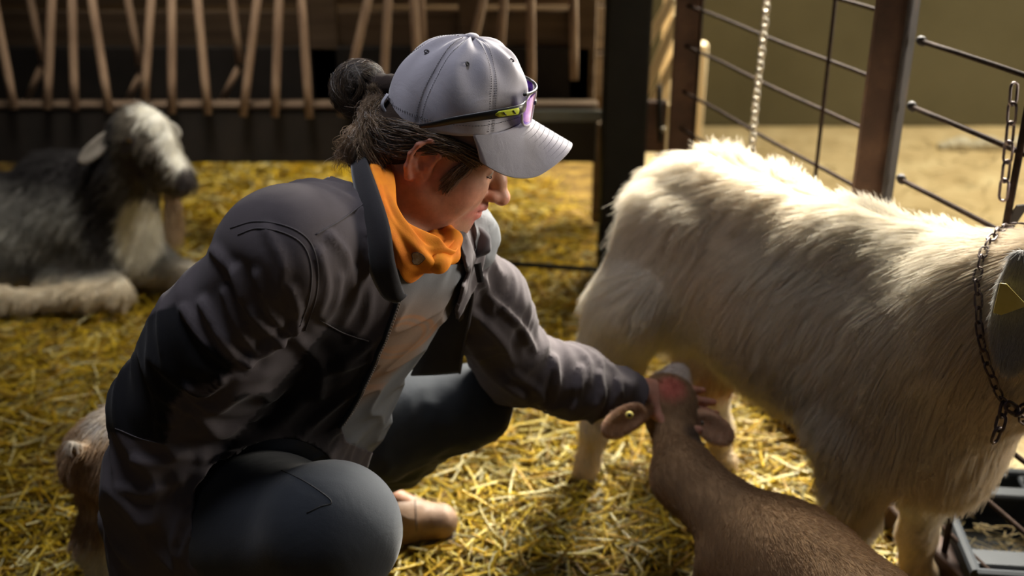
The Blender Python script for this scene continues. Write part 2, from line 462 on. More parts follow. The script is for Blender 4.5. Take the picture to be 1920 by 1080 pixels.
M_STICK = mottled('bare_rack_wood', [(.3, (.20, .12, .075)), (.7, (.40, .27, .175))], 6, .75, .3, 40, .002, stretch=(6, 6, .6))
M_PALE = mottled('pale_weathered_wood', [(.3, (.58, .47, .32)), (.7, (.80, .69, .50))], 6, .8, .3, 40, .002, stretch=(6, 6, .6))
M_BLACKSTEEL = mottled('black_painted_steel', [(.3, (.006, .006, .007)), (.7, (.012, .012, .012))], 9, .75, .2, 60, .001, spec=.25)
M_RUST = mottled('red_primer_steel', [(.3, (.030, .014, .008)), (.5, (.056, .026, .015)), (.72, (.10, .052, .030))], 11, .75, .4, 90, .001, spec=.4)
M_RUSTD = mottled('dark_worn_steel', [(.3, (.016, .013, .013)), (.6, (.032, .026, .025)), (.75, (.07, .045, .032))], 14, .75, .4, 90, .001, spec=.3)
M_WIRE = mottled('rusty_wire', [(.3, (.014, .009, .007)), (.7, (.038, .024, .018))], 60, .9, .3, 300, .001, spec=.06)
M_GALV = mottled('galvanised_chain', [(.3, (.28, .25, .2)), (.7, (.5, .46, .38))], 80, .45, .2, 200, .0006, metal=.7)
M_CHAIN = mottled('dark_chain_steel', [(.3, (.05, .035, .035)), (.7, (.13, .095, .09))], 80, .42, .2, 200, .0006, metal=.7)
M_PLASTIC = mottled('dark_grey_plastic', [(.3, (.022, .026, .031)), (.7, (.036, .041, .048))], 7, .65, .15, 80, .001, spec=.2)
# ------------------------------------------------------------------ setting: ground, walls
def struct(name, VF, mat, smooth=False):
    o = mesh_obj(name, VF[0], VF[1], mat, None, smooth); o['kind'] = 'structure'; return o
def ground(name, x0, x1, y0, y1, n, m, mat, amp, z0=0.0):
    xs = np.linspace(x0, x1, n); ys = np.linspace(y0, y1, m); X, Y = np.meshgrid(xs, ys)
    P = np.stack([X.ravel(), Y.ravel(), np.zeros(n * m)], 1)
    P[:, 2] = z0 + amp * wob(P, 7, 3) + amp * .5 * wob(P, 21, 4)
    Fc = np.array([(j*n+i, j*n+i+1, (j+1)*n+i+1, (j+1)*n+i) for j in range(m-1) for i in range(n-1)])
    return P, Fc
fx = lambda y: .72 + .303 * (2.08 - y)          # the fence line on the ground
o = mesh_obj('floor', *ground('floor', -3.6, 5.5, -.6, 6.2, 240, 180, M_BED, .006, -.012), M_BED); o['kind'] = 'structure'
P, Fc = ground('g', 0.0, 5.5, .6, 6.0, 160, 160, M_YARD, .004, .004)
P[:, 0] = fx(P[:, 1]) + .06 + P[:, 0] * (1 - 0.0) ; P[:, 0] = np.minimum(P[:, 0], 5.4)
k = (P[:, 1] > 3.4); P[k, 0] = np.where(P[k, 0] < .5, .5, P[k, 0])
o = mesh_obj('floor_yard', P, Fc, M_YARD); o['kind'] = 'structure'
# board wall behind the rack: planks with gaps, one surface
pl = []
for i in range(13):
    z0 = .30 + i * .19
    pl.append(box((-1.6, 4.62 + .006 * (i % 3), z0), (4.1, .03, .182), None, .004))
pl.append(box((-1.6, 4.66, .12), (4.1, .03, .2), None, .004))
struct('wall_back', join(*pl), M_BOARD)
struct('wall_left', join(*[box((-3.5, 2.0, .1 + i * .19), (.03, 5.4, .182), None, .004) for i in range(14)]), M_BOARD)
struct('wall_far', box((3.2, 4.95, 1.3), (5.4, .12, 2.6), None, .01), M_PLASTER)
# ceiling over the pen, open towards the yard
struct('ceiling', join(*[box((-1.9, .2 + i * .4, 2.75), (3.6, .39, .04)) for i in range(12)]), M_BOARD)

# ------------------------------------------------------------------ straw
def straw(name, spots, Lr, wr, rng, zr, tones, kindlabel, mat=M_STRAW, tilt=.16):
    n = len(spots); az = rng.random(n) * 6.283; L = rng.uniform(*Lr, n) * rng.choice([.45, .8, 1.0, 1.25], n); w = rng.uniform(*wr, n)
    el = rng.normal(size=n) * tilt; K = 4
    d = np.stack([np.cos(az) * np.cos(el), np.sin(az) * np.cos(el), np.sin(el)], 1)
    s = np.stack([-np.sin(az), np.cos(az), np.zeros(n)], 1); u = np.cross(s, -d)
    bend = rng.normal(size=n) * .10; kink = rng.random(n) < .25; bend2 = rng.normal(size=n) * .08
    c = np.stack([spots[:, 0], spots[:, 1], rng.uniform(*zr, n) ** 1.0], 1)
    rings = []
    for i in range(K):
        t = i / (K - 1) - .5
        off = bend * np.where(kink, np.abs(t) * 1.6, t * t * 2)
        p = c + d * (L * t)[:, None] + s * (L * off)[:, None] + u * (L * bend2 * t * t * 2)[:, None]
        for q in range(3):
            a = 2.1 * q + az * 3
            rings.append(p + (w * .5)[:, None] * (s * np.cos(a)[:, None] + u * np.sin(a)[:, None] * .75))
    V = np.stack(rings, 1); V[:, :, 2] = np.maximum(V[:, :, 2], .001 + w[:, None] * .2)
    f = []
    for i in range(K - 1):
        for q in range(3): f.append((i*3+q, i*3+(q+1) % 3, (i+1)*3+(q+1) % 3, (i+1)*3+q))
    f = np.array(f); Fc = (f[None] + (np.arange(n) * 3 * K)[:, None, None]).reshape(-1, 4)
    tn = np.array(tones)[rng.choice(len(tones), n)] * rng.uniform(.32, 1.0, n)[:, None]
    C = np.repeat(tn, 3 * K, 0)
    o = mesh_obj(name, V.reshape(-1, 3), Fc, mat, None, True, C); return o
TONES = [(.78, .52, .025), (.86, .62, .05), (.60, .36, .015), (.92, .76, .22), (.42, .24, .02), (.80, .56, .03), (.95, .86, .45), (.70, .48, .02)]
r1 = np.random.default_rng(11)
def scatter(n, x0, x1, y0, y1):
    P = np.stack([r1.uniform(x0, x1, n), r1.uniform(y0, y1, n)], 1); return P[P[:, 0] < fx(P[:, 1]) - .02 + .1 * (r1.random(len(P)) < .2)]
S = np.concatenate([scatter(21000, -1.35, 1.1, 1.35, 2.7), scatter(20000, -1.9, .9, 2.7, 4.55)])
o = straw('straw_bedding', S, (.045, .15), (.003, .0075), r1, (.002, .034), TONES, '')
tag(o, 'thick golden straw bedding strewn over the floor of the pen', 'straw', kind='stuff')
S = np.stack([r1.uniform(.6, 3.4, 2600), r1.uniform(1.2, 4.7, 2600)], 1); S = S[S[:, 0] > fx(S[:, 1]) + .05]
o = straw('yard_straw', S, (.03, .09), (.002, .004), r1, (.008, .02), [(.85, .72, .35), (.9, .8, .5), (.7, .52, .2)], '')
tag(o, 'thin scatter of pale straw on the bare yard beyond the mesh', 'straw', kind='stuff')

# ------------------------------------------------------------------ hay rack
YR = 3.35
root = empty('hay_rack', at(560, 300, YR) * np.array([1, 1, 0]))
tag(root, 'long wooden hay rack with slanted sticks over a dark trough', 'hay rack')
zt = at(560, 205, YR)[2]; zb = at(560, 300, YR)[2]; x0 = -3.0; x1 = .26
mesh_obj('trough', *join(box(((x0+x1)/2, YR + .02, (zt+zb)/2 - .01), (x1-x0, .03, zt-zb), None, .004), box(((x0+x1)/2, YR + .22, zb + .015), (x1-x0, .40, .03), None, .004), box(((x0+x1)/2, YR + .42, (zt+zb)/2 + .05), (x1-x0, .03, zt-zb+.1), None, .004)), mottled('black_trough_wood', [(.3, (.012, .009, .007)), (.7, (.028, .02, .015))], 6, .85), root, False)
mesh_obj('trough_ledge', *box(((x0+x1)/2, YR + .03, zt + .008), (x1-x0, .06, .014), None, .004), mottled('rack_ledge_wood', [(.3, (.09, .058, .035)), (.7, (.16, .105, .07))], 6, .8), root, False)
mesh_obj('metal_strip', *box((.09, YR - .015, zt - .015), (.36, .012, .035), None, .003), mottled('grey_strip', [(.3, (.10, .11, .11)), (.7, (.16, .17, .17))], 9, .5), root, False)
for i in range(5):
    mesh_obj('back_board', *box(((x0+x1)/2, YR + .46 + .03 * i, zt + .12 + i * .195), (x1-x0, .022, .188), np.array(Matrix.Rotation(R_(9), 3, 'X')), .004), M_BOARD, root, False)
for px in (885, 1095, 600):
    a = at(px, 0, YR + .40); mesh_obj('upright', *beam((a[0], YR + .43, zb + .03), (a[0], YR + .43, 1.5), .09, .05, (0, 1, 0), .004), M_BOARD, root, False)
for px in (60, 690, 1150):
    a = at(px, 300, YR); mesh_obj('rack_leg', *beam((a[0], YR + .36, 0), (a[0], YR + .36, zb + .02), .07, .05, (0, 1, 0), .004), M_BOARD, root, False)
front = [(-12,27,205),(97,88,205),(135,140,207),(172,205,210),(283,270,193),(322,322,213),(370,390,215),(482,455,218),(523,515,220),(565,580,222),(690,640,218),(728,716,216),(775,788,214),(905,860,212),(945,930,212),(995,996,190),(1075,1076,150)]
for xt, xb, yb in front:
    b = at(xb, yb, YR - .03); t = at(xt, 0, YR + .03); d = t - b; e = b + d * 1.45
    V, Fc = tube([b, b + d * .3, b + d * .7, e], [.0125, .0135, .0135, .013], 7); mesh_obj('rack_stick', V, Fc, M_STICK, root)
for xt, xb, yb in [(57, 80, 115), (240, 262, 125), (435, 450, 120), (790, 795, 110)]:
    b = at(xb, yb, YR + .22); t = at(xt, 0, YR + .25); V, Fc = tube([b, (b+t)/2, b + (t-b)*1.6], .0125, 7); mesh_obj('rack_stick', V, Fc, M_STICK, root)
for xt, xb, yt, yb in [(78, 50, 125, 190), (265, 236, 135, 196), (447, 412, 128, 196)]:
    b = at(xb, yb, YR + .26); t = at(xt, yt, YR + .23); V, Fc = tube([b, t], .011, 7); mesh_obj('rack_stick', V, Fc, M_STICK, root)

# ------------------------------------------------------------------ black post and the gate parts beside it
bp = at(1157, 532, 3.15); V, Fc = box((bp[0], 3.15, 1.0), (.122, .10, 2.1), None, .006)
tag(mesh_obj('steel_post', V, Fc, M_BLACKSTEEL, None, False), 'broad black square post between the hay rack and the gate', 'post')
gr = empty('gate_frame', (.40, 3.12, 0)); tag(gr, 'dark red metal gate section with latch beside the black post', 'gate')
zg0, zg1 = at(1220, 285, 3.12)[2], at(1220, 190, 3.12)[2]
mesh_obj('gate_panel', *box((.385, 3.13, (zg0+zg1)/2), (.10, .03, zg1-zg0), None, .004), M_RUST, gr, False)
mesh_obj('latch_bar', *tube([at(1236, 160, 3.08), at(1238, 265, 3.08)], .007, 8), M_BLACKSTEEL, gr)
mesh_obj('latch_knob', *tube([at(1243, 243, 3.10), at(1243, 243, 3.06)], .008, 10), M_GALV, gr)
mesh_obj('gate_upright', *box((.345, 3.13, .9), (.03, .03, 1.8), None, .003), M_BLACKSTEEL, gr, False)
wr = empty('weathered_rack', (.42, 3.75, 0)); tag(wr, 'pale weathered wooden rack seen between black post and brown post', 'hay rack')
for (xa, ya, xb, yb) in [(1262, -5, 1205, 95), (1270, 30, 1203, 190), (1275, 90, 1222, 200), (1215, -5, 1208, 60)]:
    mesh_obj('slanted_slat', *beam(at(xa, ya, 3.72), at(xb, yb, 3.72), .030, .02, (0, 1, 0), .003), M_PALE, wr, False)
mesh_obj('rack_rail', *beam(at(1196, 200, 3.76), at(1300, 200, 3.76), .025, .025, (0, 0, 1), .003), M_PALE, wr, False)
a_ = at(1195, 150, 3.76)
for px in (1197, 1245): q_ = at(px, 200, 3.76); mesh_obj('rack_post', *beam((q_[0], 3.77, 0), (q_[0], 3.77, 1.3), .035, .035, (0, 1, 0), .003), M_PALE, wr, False)
fp = at(1303, 280, 3.9)
tag(mesh_obj('wooden_post', *box((at(1300, 240, 4.2)[0], 4.2, .26), (.06, .06, .52), None, .004), M_PALE, None, False), 'short pale wooden post standing in the yard behind the mesh', 'post')

# ------------------------------------------------------------------ mesh fence
def fpt(y, z, off=0): return np.array([fx(y) + off, y, z])
fr = empty('mesh_fence', fpt(2.08, 0)); tag(fr, 'welded wire mesh fence with brown steel posts and bottom rail', 'fence')
fd = np.array([.303, -1, 0.]); fd /= np.linalg.norm(fd); fn = np.array([fd[1], -fd[0], 0])
def fbox(y, z0, z1, w, t, off=0): 
    p = fpt(y, (z0+z1)/2) + fn * off; return box(p, (w, t, z1-z0), np.stack([fd, fn, [0, 0, 1]], 1), .002)
# posts: angle steel, a broad brown face and a darker flange
mesh_obj('post', *join(box((fx(2.97), 2.97, .9), (.058, .02, 1.8), None, .002), box((fx(2.97) + .03, 2.985, .9), (.012, .05, 1.8), None, .002)), M_RUST, fr, False)
pb = fpt(2.08, 0)
mesh_obj('post', *box((pb[0] - .032, 2.08, .9), (.066, .012, 1.8), None, .003), M_RUST, fr, False)
mesh_obj('post_flange', *beam((pb[0] + .004, 2.08, 0), (pb[0] + .004, 2.08, 1.8), .075, .010, (.9, -.5, 0), .003), M_RUSTD, fr, False)
mesh_obj('bottom_rail', *join(beam(fpt(2.97, .045), fpt(.7, .045), .045, .065, (0, 0, 1), .003)), M_RUST, fr, False)
def wire(y0, z0, y1, z1, r=.0042, sag=0.0):
    t = np.linspace(0, 1, 14); p = np.array([fpt(y0 + (y1-y0)*q, z0 + (z1-z0)*q + sag * math.sin(q * 9)) for q in t]); return tube(p, r, 7)
for z in (.115, .24, .36, .45, .55, .65, .77, .874, 1.0, 1.12, 1.24):
    mesh_obj('horizontal_wire', *wire(2.965, z, 2.09, z + .004, .0042, .0015), M_WIRE, fr)
for z in (.115, .24, .36, .47, .60, .715, .855, .975, 1.1, 1.22):
    mesh_obj('horizontal_wire', *wire(2.045, z, .75, z - .005, .0048, .0015), M_WIRE, fr)
for z in (.715, .855, .975):
    mesh_obj('weld_bead', *tube([fpt(2.05, z) + fn * -.006, fpt(2.035, z)], .0085, 8), M_RUSTD, fr)
def on_fence(px, py):       # where a pixel's line of sight meets the fence plane
    d = ray(px, py); t = (.72 + .303 * 2.08) / (d[0] + .303 * d[1]); return d * t + np.array([0, 0, CAM_H])
for px, py in ((1558, 120), (1318, 60), (1785, 1000), (1905, 350)):
    q = on_fence(px, py); mesh_obj('vertical_wire', *tube([fpt(q[1], .03, -.006), fpt(q[1], .5, -.006), fpt(q[1], 1.3, -.006)], .0042 if px != 1905 else .0055, 7), M_WIRE, fr)
# diagonal flat brace near the right edge
mesh_obj('brace', *beam(on_fence(1908, 385) + fn * -.01, on_fence(1860, 460) + fn * -.01, .004, .024, fn, .001), M_RUSTD, fr, False)

# ------------------------------------------------------------------ chains
def link(c, d, s, L, W, r):
    """one oval link: centre c, long axis d, side s."""
    pts = []; h = L/2 - W/2
    for a in range(6): th = math.pi * a / 5; pts.append(c + d * (h + W/2 * math.sin(th)) + s * (W/2 * math.cos(th)))
    for a in range(6): th = math.pi * a / 5; pts.append(c - d * (h + W/2 * math.sin(th)) - s * (W/2 * math.cos(th)))
    return tube(pts, r, 6, closed=True)
def chain(path, L, W, r, mat, par, twist=0.9, name='chain_link'):
    path = np.asarray(path, float); seg = np.linalg.norm(np.diff(path, axis=0), axis=1); cum = np.concatenate([[0], np.cumsum(seg)])
    pitch = L - 2.1 * r - .0; n = int(cum[-1] / pitch)
    for i in range(n):
        t = (i + .5) * pitch; q = np.array([np.interp(t, cum, path[:, k]) for k in range(3)]); q2 = np.array([np.interp(t + .004, cum, path[:, k]) for k in range(3)])
        d = q2 - q; d /= np.linalg.norm(d) + 1e-9; s, u, _ = frame_from(d, (0.3, -1, .2)); a = (i % 2) * math.pi / 2 + twist
        mesh_obj(name, *link(q, d, s * math.cos(a) + u * math.sin(a), L, W, r), mat, par)
c1 = empty('hanging_chain', on_fence(1890, 400)); tag(c1, 'dark steel chain looped over the fence by the right edge', 'chain')
pth = [on_fence(1916, 152) - [.02, .02, 0], on_fence(1905, 270) - [.02, .02, 0], on_fence(1890, 400) - [.02, .02, 0]]
chain(spline(pth, 8), .036, .0155, .0024, M_CHAIN, c1, .2)
c2 = empty('hanging_chain', at(1424, 280, 2.45)); tag(c2, 'long pale galvanised chain hanging in front of the mesh above the goat', 'chain')
pth = [at(1442, -60, 2.5), at(1432, 60, 2.5), at(1418, 180, 2.48), at(1408, 300, 2.46)]
chain(spline(pth, 8), .022, .015, .0030, M_GALV, c2, .4)

# ------------------------------------------------------------------ plastic crate beyond the fence
cr = empty('plastic_crate', (.98, 1.72, 0)); tag(cr, 'dark grey plastic crate with rounded pockets beyond the fence rail', 'crate')
def crate_mesh():
    a = R_(-6); Rz = np.array([[math.cos(a), -math.sin(a), 0], [math.sin(a), math.cos(a), 0], [0, 0, 1]])
    parts = []; W, D, Z = .52, .34, .115; c = np.array([1.10, 1.78, 0])
    for s_ in (-1, 1):
        parts.append(box((0, s_ * D/2, Z/2), (W, .010, Z), None, .003)); parts.append(box((s_ * W/2, 0, Z/2), (.010, D, Z), None, .003))
        parts.append(tube([(-W/2, s_*D/2, Z), (W/2, s_*D/2, Z)], .0105, 8)); parts.append(tube([(s_*W/2, -D/2, Z), (s_*W/2, D/2, Z)], .0105, 8))
    parts.append(box((0, 0, .006), (W, D, .010))); 
    for x in (-.07, .12): parts.append(box((x, 0, Z - .004), (.05, D, .012), None, .004)); parts.append(box((x, 0, Z/2), (.012, D, Z), None, .003))
    parts.append(box((0, .10, Z - .004), (W, .035, .012), None, .004)); parts.append(box((0, -.12, Z - .004), (W, .05, .012), None, .004))
    V, Fc = join(*parts); return V @ Rz.T + c, Fc
mesh_obj('crate_shell', *crate_mesh(), M_PLASTIC, cr, False)
for i in range(9):
    q = np.array([.88 + i * .052, 1.945 - i * .0055, .124]); mesh_obj('rim_tab', *box(q, (.022, .012, .010), None, .003), M_PLASTIC, cr, False)
S = np.stack([r1.uniform(.90, 1.3, 260), r1.uniform(1.66, 1.90, 260)], 1)
o = straw('crate_straw', S, (.02, .06), (.0015, .003), r1, (.02, .05), [(.8, .66, .35), (.6, .45, .2)], '')
tag(o, 'loose bits of straw lying inside the grey plastic crate', 'straw', kind='stuff')
# pale stones along the foot of the far wall
for i in range(9):
    q = at(1768 + i * 17, 276, 4.55); r = .024 + .008 * ((i * 7) % 3)
    sc = Sculpt(); sc.ell((q[0], q[1], r * .7), (r * 1.15, r, r * .8), .01); sc.ell((q[0] + r * .5, q[1], r * .5), (r * .6, r * .7, r * .6), .01); V, Fc = sc.mesh(.009)
    o = mesh_obj('stone', V, Fc, mottled('pale_stone', [(.3, (.5, .47, .38)), (.7, (.7, .66, .55))], 20) if i == 0 else bpy.data.materials['pale_stone'])
    tag(o, 'small pale stone in the row along the foot of the far wall', 'stone', 'pale stones along the far wall')
# dark cross rail of the pen seen behind the person
ra, rb_ = at(925, 492, 2.95), at(1120, 506, 2.95)
tag(mesh_obj('pen_rail', *join(tube([ra, rb_], .0085, 8), tube([ra, ra * [1, 1, 0]], .0085, 8), tube([rb_, rb_ * [1, 1, 0]], .0085, 8)), M_BLACKSTEEL), 'thin dark rail running low between the woman and the black post', 'rail')
# ------------------------------------------------------------------ animals
def frame_m(o, fwd):
    f = np.array([fwd[0], fwd[1], 0.]); f /= np.linalg.norm(f); l = np.array([-f[1], f[0], 0]); M = np.eye(4)
    M[:3, 0] = f; M[:3, 1] = l; M[:3, 2] = (0, 0, 1); M[:3, 3] = (o[0], o[1], 0); return M
def loc(M, P): return (np.asarray(P) - M[:3, 3]) @ M[:3, :3]
def wld(M, P): return np.asarray(P) @ M[:3, :3].T + M[:3, 3]
def leg(s, pts, rs, hoof_r, k=.03, hoof=True):
    s.chain(pts, rs, k)
    if hoof:
        p = np.array(pts[-1]); s.cap(p + [.0, 0, .012], p + [.02, 0, .004], hoof_r, hoof_r * 1.05, .012)
def smooth01(x, a, b):
    t = np.clip((x - a) / (b - a), 0, 1); return t * t * (3 - 2 * t)
def blend(c, new, w): return c * (1 - w[:, None]) + np.array(new) * w[:, None]
def hooves(name, M, pts, r, par):
    for p in pts:
        s = Sculpt(M); p = np.array(p)
        for d in (-1, 1): s.cap(p + [.0, d * r * .5, r * 1.0], p + [r * 1.3, d * r * .42, r * .45], r * .8, r * .5, .004)
        s.ell(p + [0, 0, -r * .5], (r * 3, r * 3, r * .5), .002, 's')
        V, Fc = s.mesh(r * .22); mesh_obj(name, V, Fc, M_HOOF, par)
M_HOOF = mottled('hoof_horn', [(.3, (.07, .05, .035)), (.7, (.16, .12, .08))], 40, .5, .3, 120, .001)
M_EYE = mottled('animal_eye', [(.3, (.02, .012, .006)), (.7, (.06, .035, .01))], 60, .12, 0)

# ---- white goat
GM = frame_m((.52, 1.915), (.63, -.77))
g = Sculpt(GM)
g.ell((.02, 0, .520), (.25, .162, .185), .05).ell((.22, 0, .508), (.20, .148, .195), .08).ell((-.21, 0, .565), (.145, .125, .140), .08)
g.ell((.31, 0, .40), (.125, .085, .115), .08)
g.chain([(-.30, 0, .655), (-.22, 0, .678), (-.08, 0, .668), (.10, 0, .652), (.27, 0, .662), (.36, 0, .635)], [.045, .045, .04, .045, .05, .08], .07)
g.cap((-.27, -.080, .665), (-.16, -.095, .652), .030, .034, .035).cap((-.27, .080, .665), (-.16, .095, .652), .030, .034, .035)
for s_ in (-1, 1):
    ft = (-.355, -.17) if s_ < 0 else (-.20, .08)
    g.ell((-.225, s_ * .095, .52), (.105, .060, .13), .06)
    if s_ > 0: g.cap((-.21, s_ * .12, .44), (-.18, s_ * .125, .36), .075, .055, .06)
    if s_ < 0:
        hp = [loc(GM, at(1205, 560, 2.00)), loc(GM, at(1160, 640, 2.04)), loc(GM, at(1128, 728, 2.10)), loc(GM, at(1118, 800, 2.08)), loc(GM, at(1100, 885, 2.08))]
        g.chain([(-.25, -.06, .57), loc(GM, at(1188, 560, 2.06)), loc(GM, at(1150, 660, 2.07))], [.085, .066, .048], .05)
        HFT = loc(GM, atz(1097, 912, 0)); hp[-1] = HFT + [0, 0, .045]
        g.chain(hp, [.075, .056, .036, .026, .027], .03)
    else: leg(g, [(-.22, s_ * .12, .38), (-.33 + .0 * s_, (s_ * .12 + ft[1]) / 2 * 1.05, .30), (ft[0] - .035, ft[1] * .95, .23), (ft[0] - .01, ft[1], .12), (ft[0], ft[1], .045)], [.065, .046, .031, .024, .025], .022)
    fo = (.235, -.085) if s_ < 0 else (.275, .08)
    g.ell((.24, s_ * .10, .46), (.10, .055, .15), .06)
    leg(g, [(.22, s_ * .10, .40), (.235, s_ * .095, .30), (fo[0], fo[1], .22), (fo[0], fo[1], .12), (fo[0] + .005, fo[1], .045)], [.07, .050, .038, .030, .027], .024)
g.ell((-.17, -.01, .34), (.08, .075, .085), .05)
g.cap((-.16, -.045, .28), (-.15, -.055, .235), .018, .010, .02).cap((-.17, .035, .28), (-.16, .045, .235), .018, .010, .02)
# neck and head turned towards the camera's right
g.chain([(.31, -.018, .57), (.40, -.045, .64), (.49, -.06, .695)], [.138, .112, .100], .06)
g.cap((.30, 0, .47), (.43, -.02, .56), .10, .075, .07)
g.chain([(.49, -.035, .705), (.555, -.06, .725), (.63, -.085, .66), (.67, -.10, .60)], [.085, .070, .052, .038], .04)
g.cap((.56, -.06, .67), (.65, -.09, .59), .045, .028, .03)
g.cap((-.33, 0, .65), (-.37, 0, .615), .03, .016, .04).cap((-.37, 0, .615), (-.385, 0, .56), .016, .007, .02)
GV, GF = g.mesh(.0095); GV = relax(GV, GF, 2)
gl = loc(GM, GV); gn = vnormals(GV, GF)
GV = GV + gn * (.006 * wob(gl, 26, 5) * smooth01(gl[:, 2], .3, .4))[:, None]
def goat_tone(P):
    l = loc(GM, P); c = np.tile(np.array([.80, .74, .62]), (len(P), 1))
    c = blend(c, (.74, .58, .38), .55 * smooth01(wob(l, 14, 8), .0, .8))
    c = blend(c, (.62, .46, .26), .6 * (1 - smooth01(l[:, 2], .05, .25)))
    c = blend(c, (.58, .38, .27), smooth01(-np.linalg.norm((l - [-.17, -.01, .31]) * [1, 1, .8], axis=1), -.10, -.075))
    c = blend(c, (.66, .52, .36), .5 * smooth01(l[:, 0], .36, .46)); return c
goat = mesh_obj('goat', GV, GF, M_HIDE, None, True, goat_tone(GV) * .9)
tag(goat, 'white long-haired goat standing in a chain collar while the kid suckles', 'goat')
hooves('hoof', GM, [(HFT[0], HFT[1], 0), (-.20, .08, 0), (.24, -.085, 0), (.28, .08, 0)], .019, goat)
def goat_fur():
    rg = np.random.default_rng(21); n = 230000
    def wt(P):
        l = loc(GM, P); u = np.linalg.norm((l - [-.17, -.01, .29]) * [1, 1, .8], axis=1)
        return np.where(u < .09, .05, 1.0) * np.where(l[:, 2] < .045, .0, 1) * np.where((l[:, 1] > .08) & (l[:, 2] > .5), .5, 1) * np.where(l[:, 0] > .62, .3, 1)
    P, N = sample(GV, GF, n, rg, wt); l = loc(GM, P); z = l[:, 2]
    top = smooth01(N[:, 2], .3, .9)
    # length: long on the back and rump, shorter on legs and face
    L = .040 + .016 * smooth01(z, .6, .72) + .014 * smooth01(-l[:, 0], .2, .35) + .012 * smooth01(l[:, 0], .2, .33) * (1 - smooth01(z, .45, .6))
    L = np.where(z < .30, .015 + .025 * smooth01(z, .12, .30), L); L = L * (1 - .60 * smooth01(l[:, 0], .40, .52)); L *= 1 + .22 * wob(l, 18, 2)
    h = GM[:3, 0]; lf = GM[:3, 1]
    comb = np.tile(-h * .28 + np.array([0, 0, -.95]), (n, 1)) - h[None] * (.45 * top)[:, None] + lf[None] * (np.sign(l[:, 1]) * .5 * top)[:, None]
    comb += h[None] * (.45 * wob(l, 9, 12))[:, None] + lf[None] * (.30 * wob(l, 12, 13))[:, None] + np.array([0, 0, 1.])[None] * (.25 * wob(l, 10, 14))[:, None]
    lift = .20 + .22 * top + .12 * wob(l, 22, 15) + .25 * smooth01(-N[:, 2], .2, .7)
    pts = fur_points(P, N, comb, L, np.clip(lift, .08, .6), rg, 6, 14000, .40, .12, droop=.08)
    keep = pts[:, :, 2].min(1) > .004; pts = pts[keep]
    c = goat_tone(P)[keep] * rg.uniform(.85, 1.12, (keep.sum(), 1))
    o = hair('coat', pts, .00045, .00015, M_FUR, goat, np.clip(c, 0, .95)); o['kind'] = 'stuff'
goat_fur()
# ear, tag, collar
def ear_fuzz(V, Fc, col, par, seed, n=9000, L=.010, r=.00035):
    rg = np.random.default_rng(seed); P, N = sample(V, Fc, n, rg)
    pts = fur_points(P, N, np.tile((.1, .1, -1.), (n, 1)), L, .12, rg, 4, 0, 0, .25)
    o = hair('ear_coat', pts, r, r * .4, M_FUR, par, np.tile(col, (n, 1)) * rg.uniform(.8, 1.15, (n, 1))); o['kind'] = 'stuff'
def ear_mesh(base, tip, w, n_out, th=.004, cup=.25, res=.003):
    s = Sculpt(); base = np.array(base); tip = np.array(tip); d = tip - base; L = np.linalg.norm(d); d = d / L; n = np.array(n_out, float); n -= d * (n @ d); n /= np.linalg.norm(n); q = np.cross(d, n)
    R = np.stack([d, q, n], 1)
    s.ell(base + d * L * .52, (L * .52, w, th * 2.2), .01, 'u', R); s.cap(base - d * .01, base + d * L * .25, w * .45, w * .5, .015, 'u', (n, .5))
    s.ell(base + d * L * .52 + n * th * 2.4, (L * .40, w * .72, th * 2.0), .006, 's', R)
    return s.mesh(res)
V, Fc = ear_mesh(at(1912, 500, 1.42), at(1893, 690, 1.40), .030, (-.6, -.8, .1)); mesh_obj('ear', V, Fc, M_HIDE, goat, True, np.tile((.36, .35, .35), (len(V), 1))); ear_fuzz(V, Fc, (.42, .41, .40), goat, 61)
V, Fc = ear_mesh(wld(GM, (.53, .0, .76)), wld(GM, (.54, .065, .635)), .026, (.5, .6, .3)); mesh_obj('ear', V, Fc, M_HIDE, goat, True, np.tile((.55, .50, .48), (len(V), 1)))
tc = at(1888, 562, 1.385); s, u, d = frame_from((-.35, -.9, .1))
tg = []
P2 = [(-.026, -.004), (.004, .022), (.012, .022), (.014, -.020), (.004, -.022)]
Vt = np.array([tc + s * a + u * b + d * e for e in (0, .002) for a, b in P2]); nf = len(P2)
Ft = [tuple(range(nf))[::-1], tuple(range(nf, 2 * nf))] + [(i, (i+1) % nf, nf + (i+1) % nf, nf + i) for i in range(nf)]
o = mesh_obj('ear_tag', Vt, Ft, mottled('yellow_tag', [(.3, (.62, .50, .10)), (.7, (.74, .62, .18))], 30, .5), goat, False); o['label'] = 'yellow plastic ear tag'
for s_, p in ((-1, (.595, -.125, .705)), (1, (.62, -.02, .715))):
    e = Sculpt(GM); e.ell(p, (.012, .010, .012), 0); V, Fc = e.mesh(.003); mesh_obj('eye', V, Fc, M_EYE, goat)
# chain collar: a ring of links round the base of the neck
cb = empty('chain_collar'); cb.parent = goat; cb['label'] = 'steel chain collar'
cpt = [wld(GM, (.50, -.02, .52)), wld(GM, (.48, .06, .57)), wld(GM, (.46, .08, .65)), wld(GM, (.44, .02, .76)), at(1896, 425, 1.63), at(1874, 520, 1.55), at(1868, 590, 1.50), at(1868, 650, 1.48), at(1878, 700, 1.48), at(1892, 722, 1.48), at(1915, 755, 1.50), at(1950, 790, 1.53)]
Vn, Fn = GV, GF
from mathutils.bvhtree import BVHTree
def bvh_of(V, Fc): return BVHTree.FromPolygons([tuple(v) for v in V], [tuple(int(i) for i in f) for f in Fc])
gb = bvh_of(GV, GF)
path = []
for p in spline(cpt, 6):
    h = gb.find_nearest(Vector(p)); q = np.array(h[0]) + np.array(h[1]) * .019; path.append(q)
chain(path, .024, .011, .0017, M_CHAIN, cb, .3)
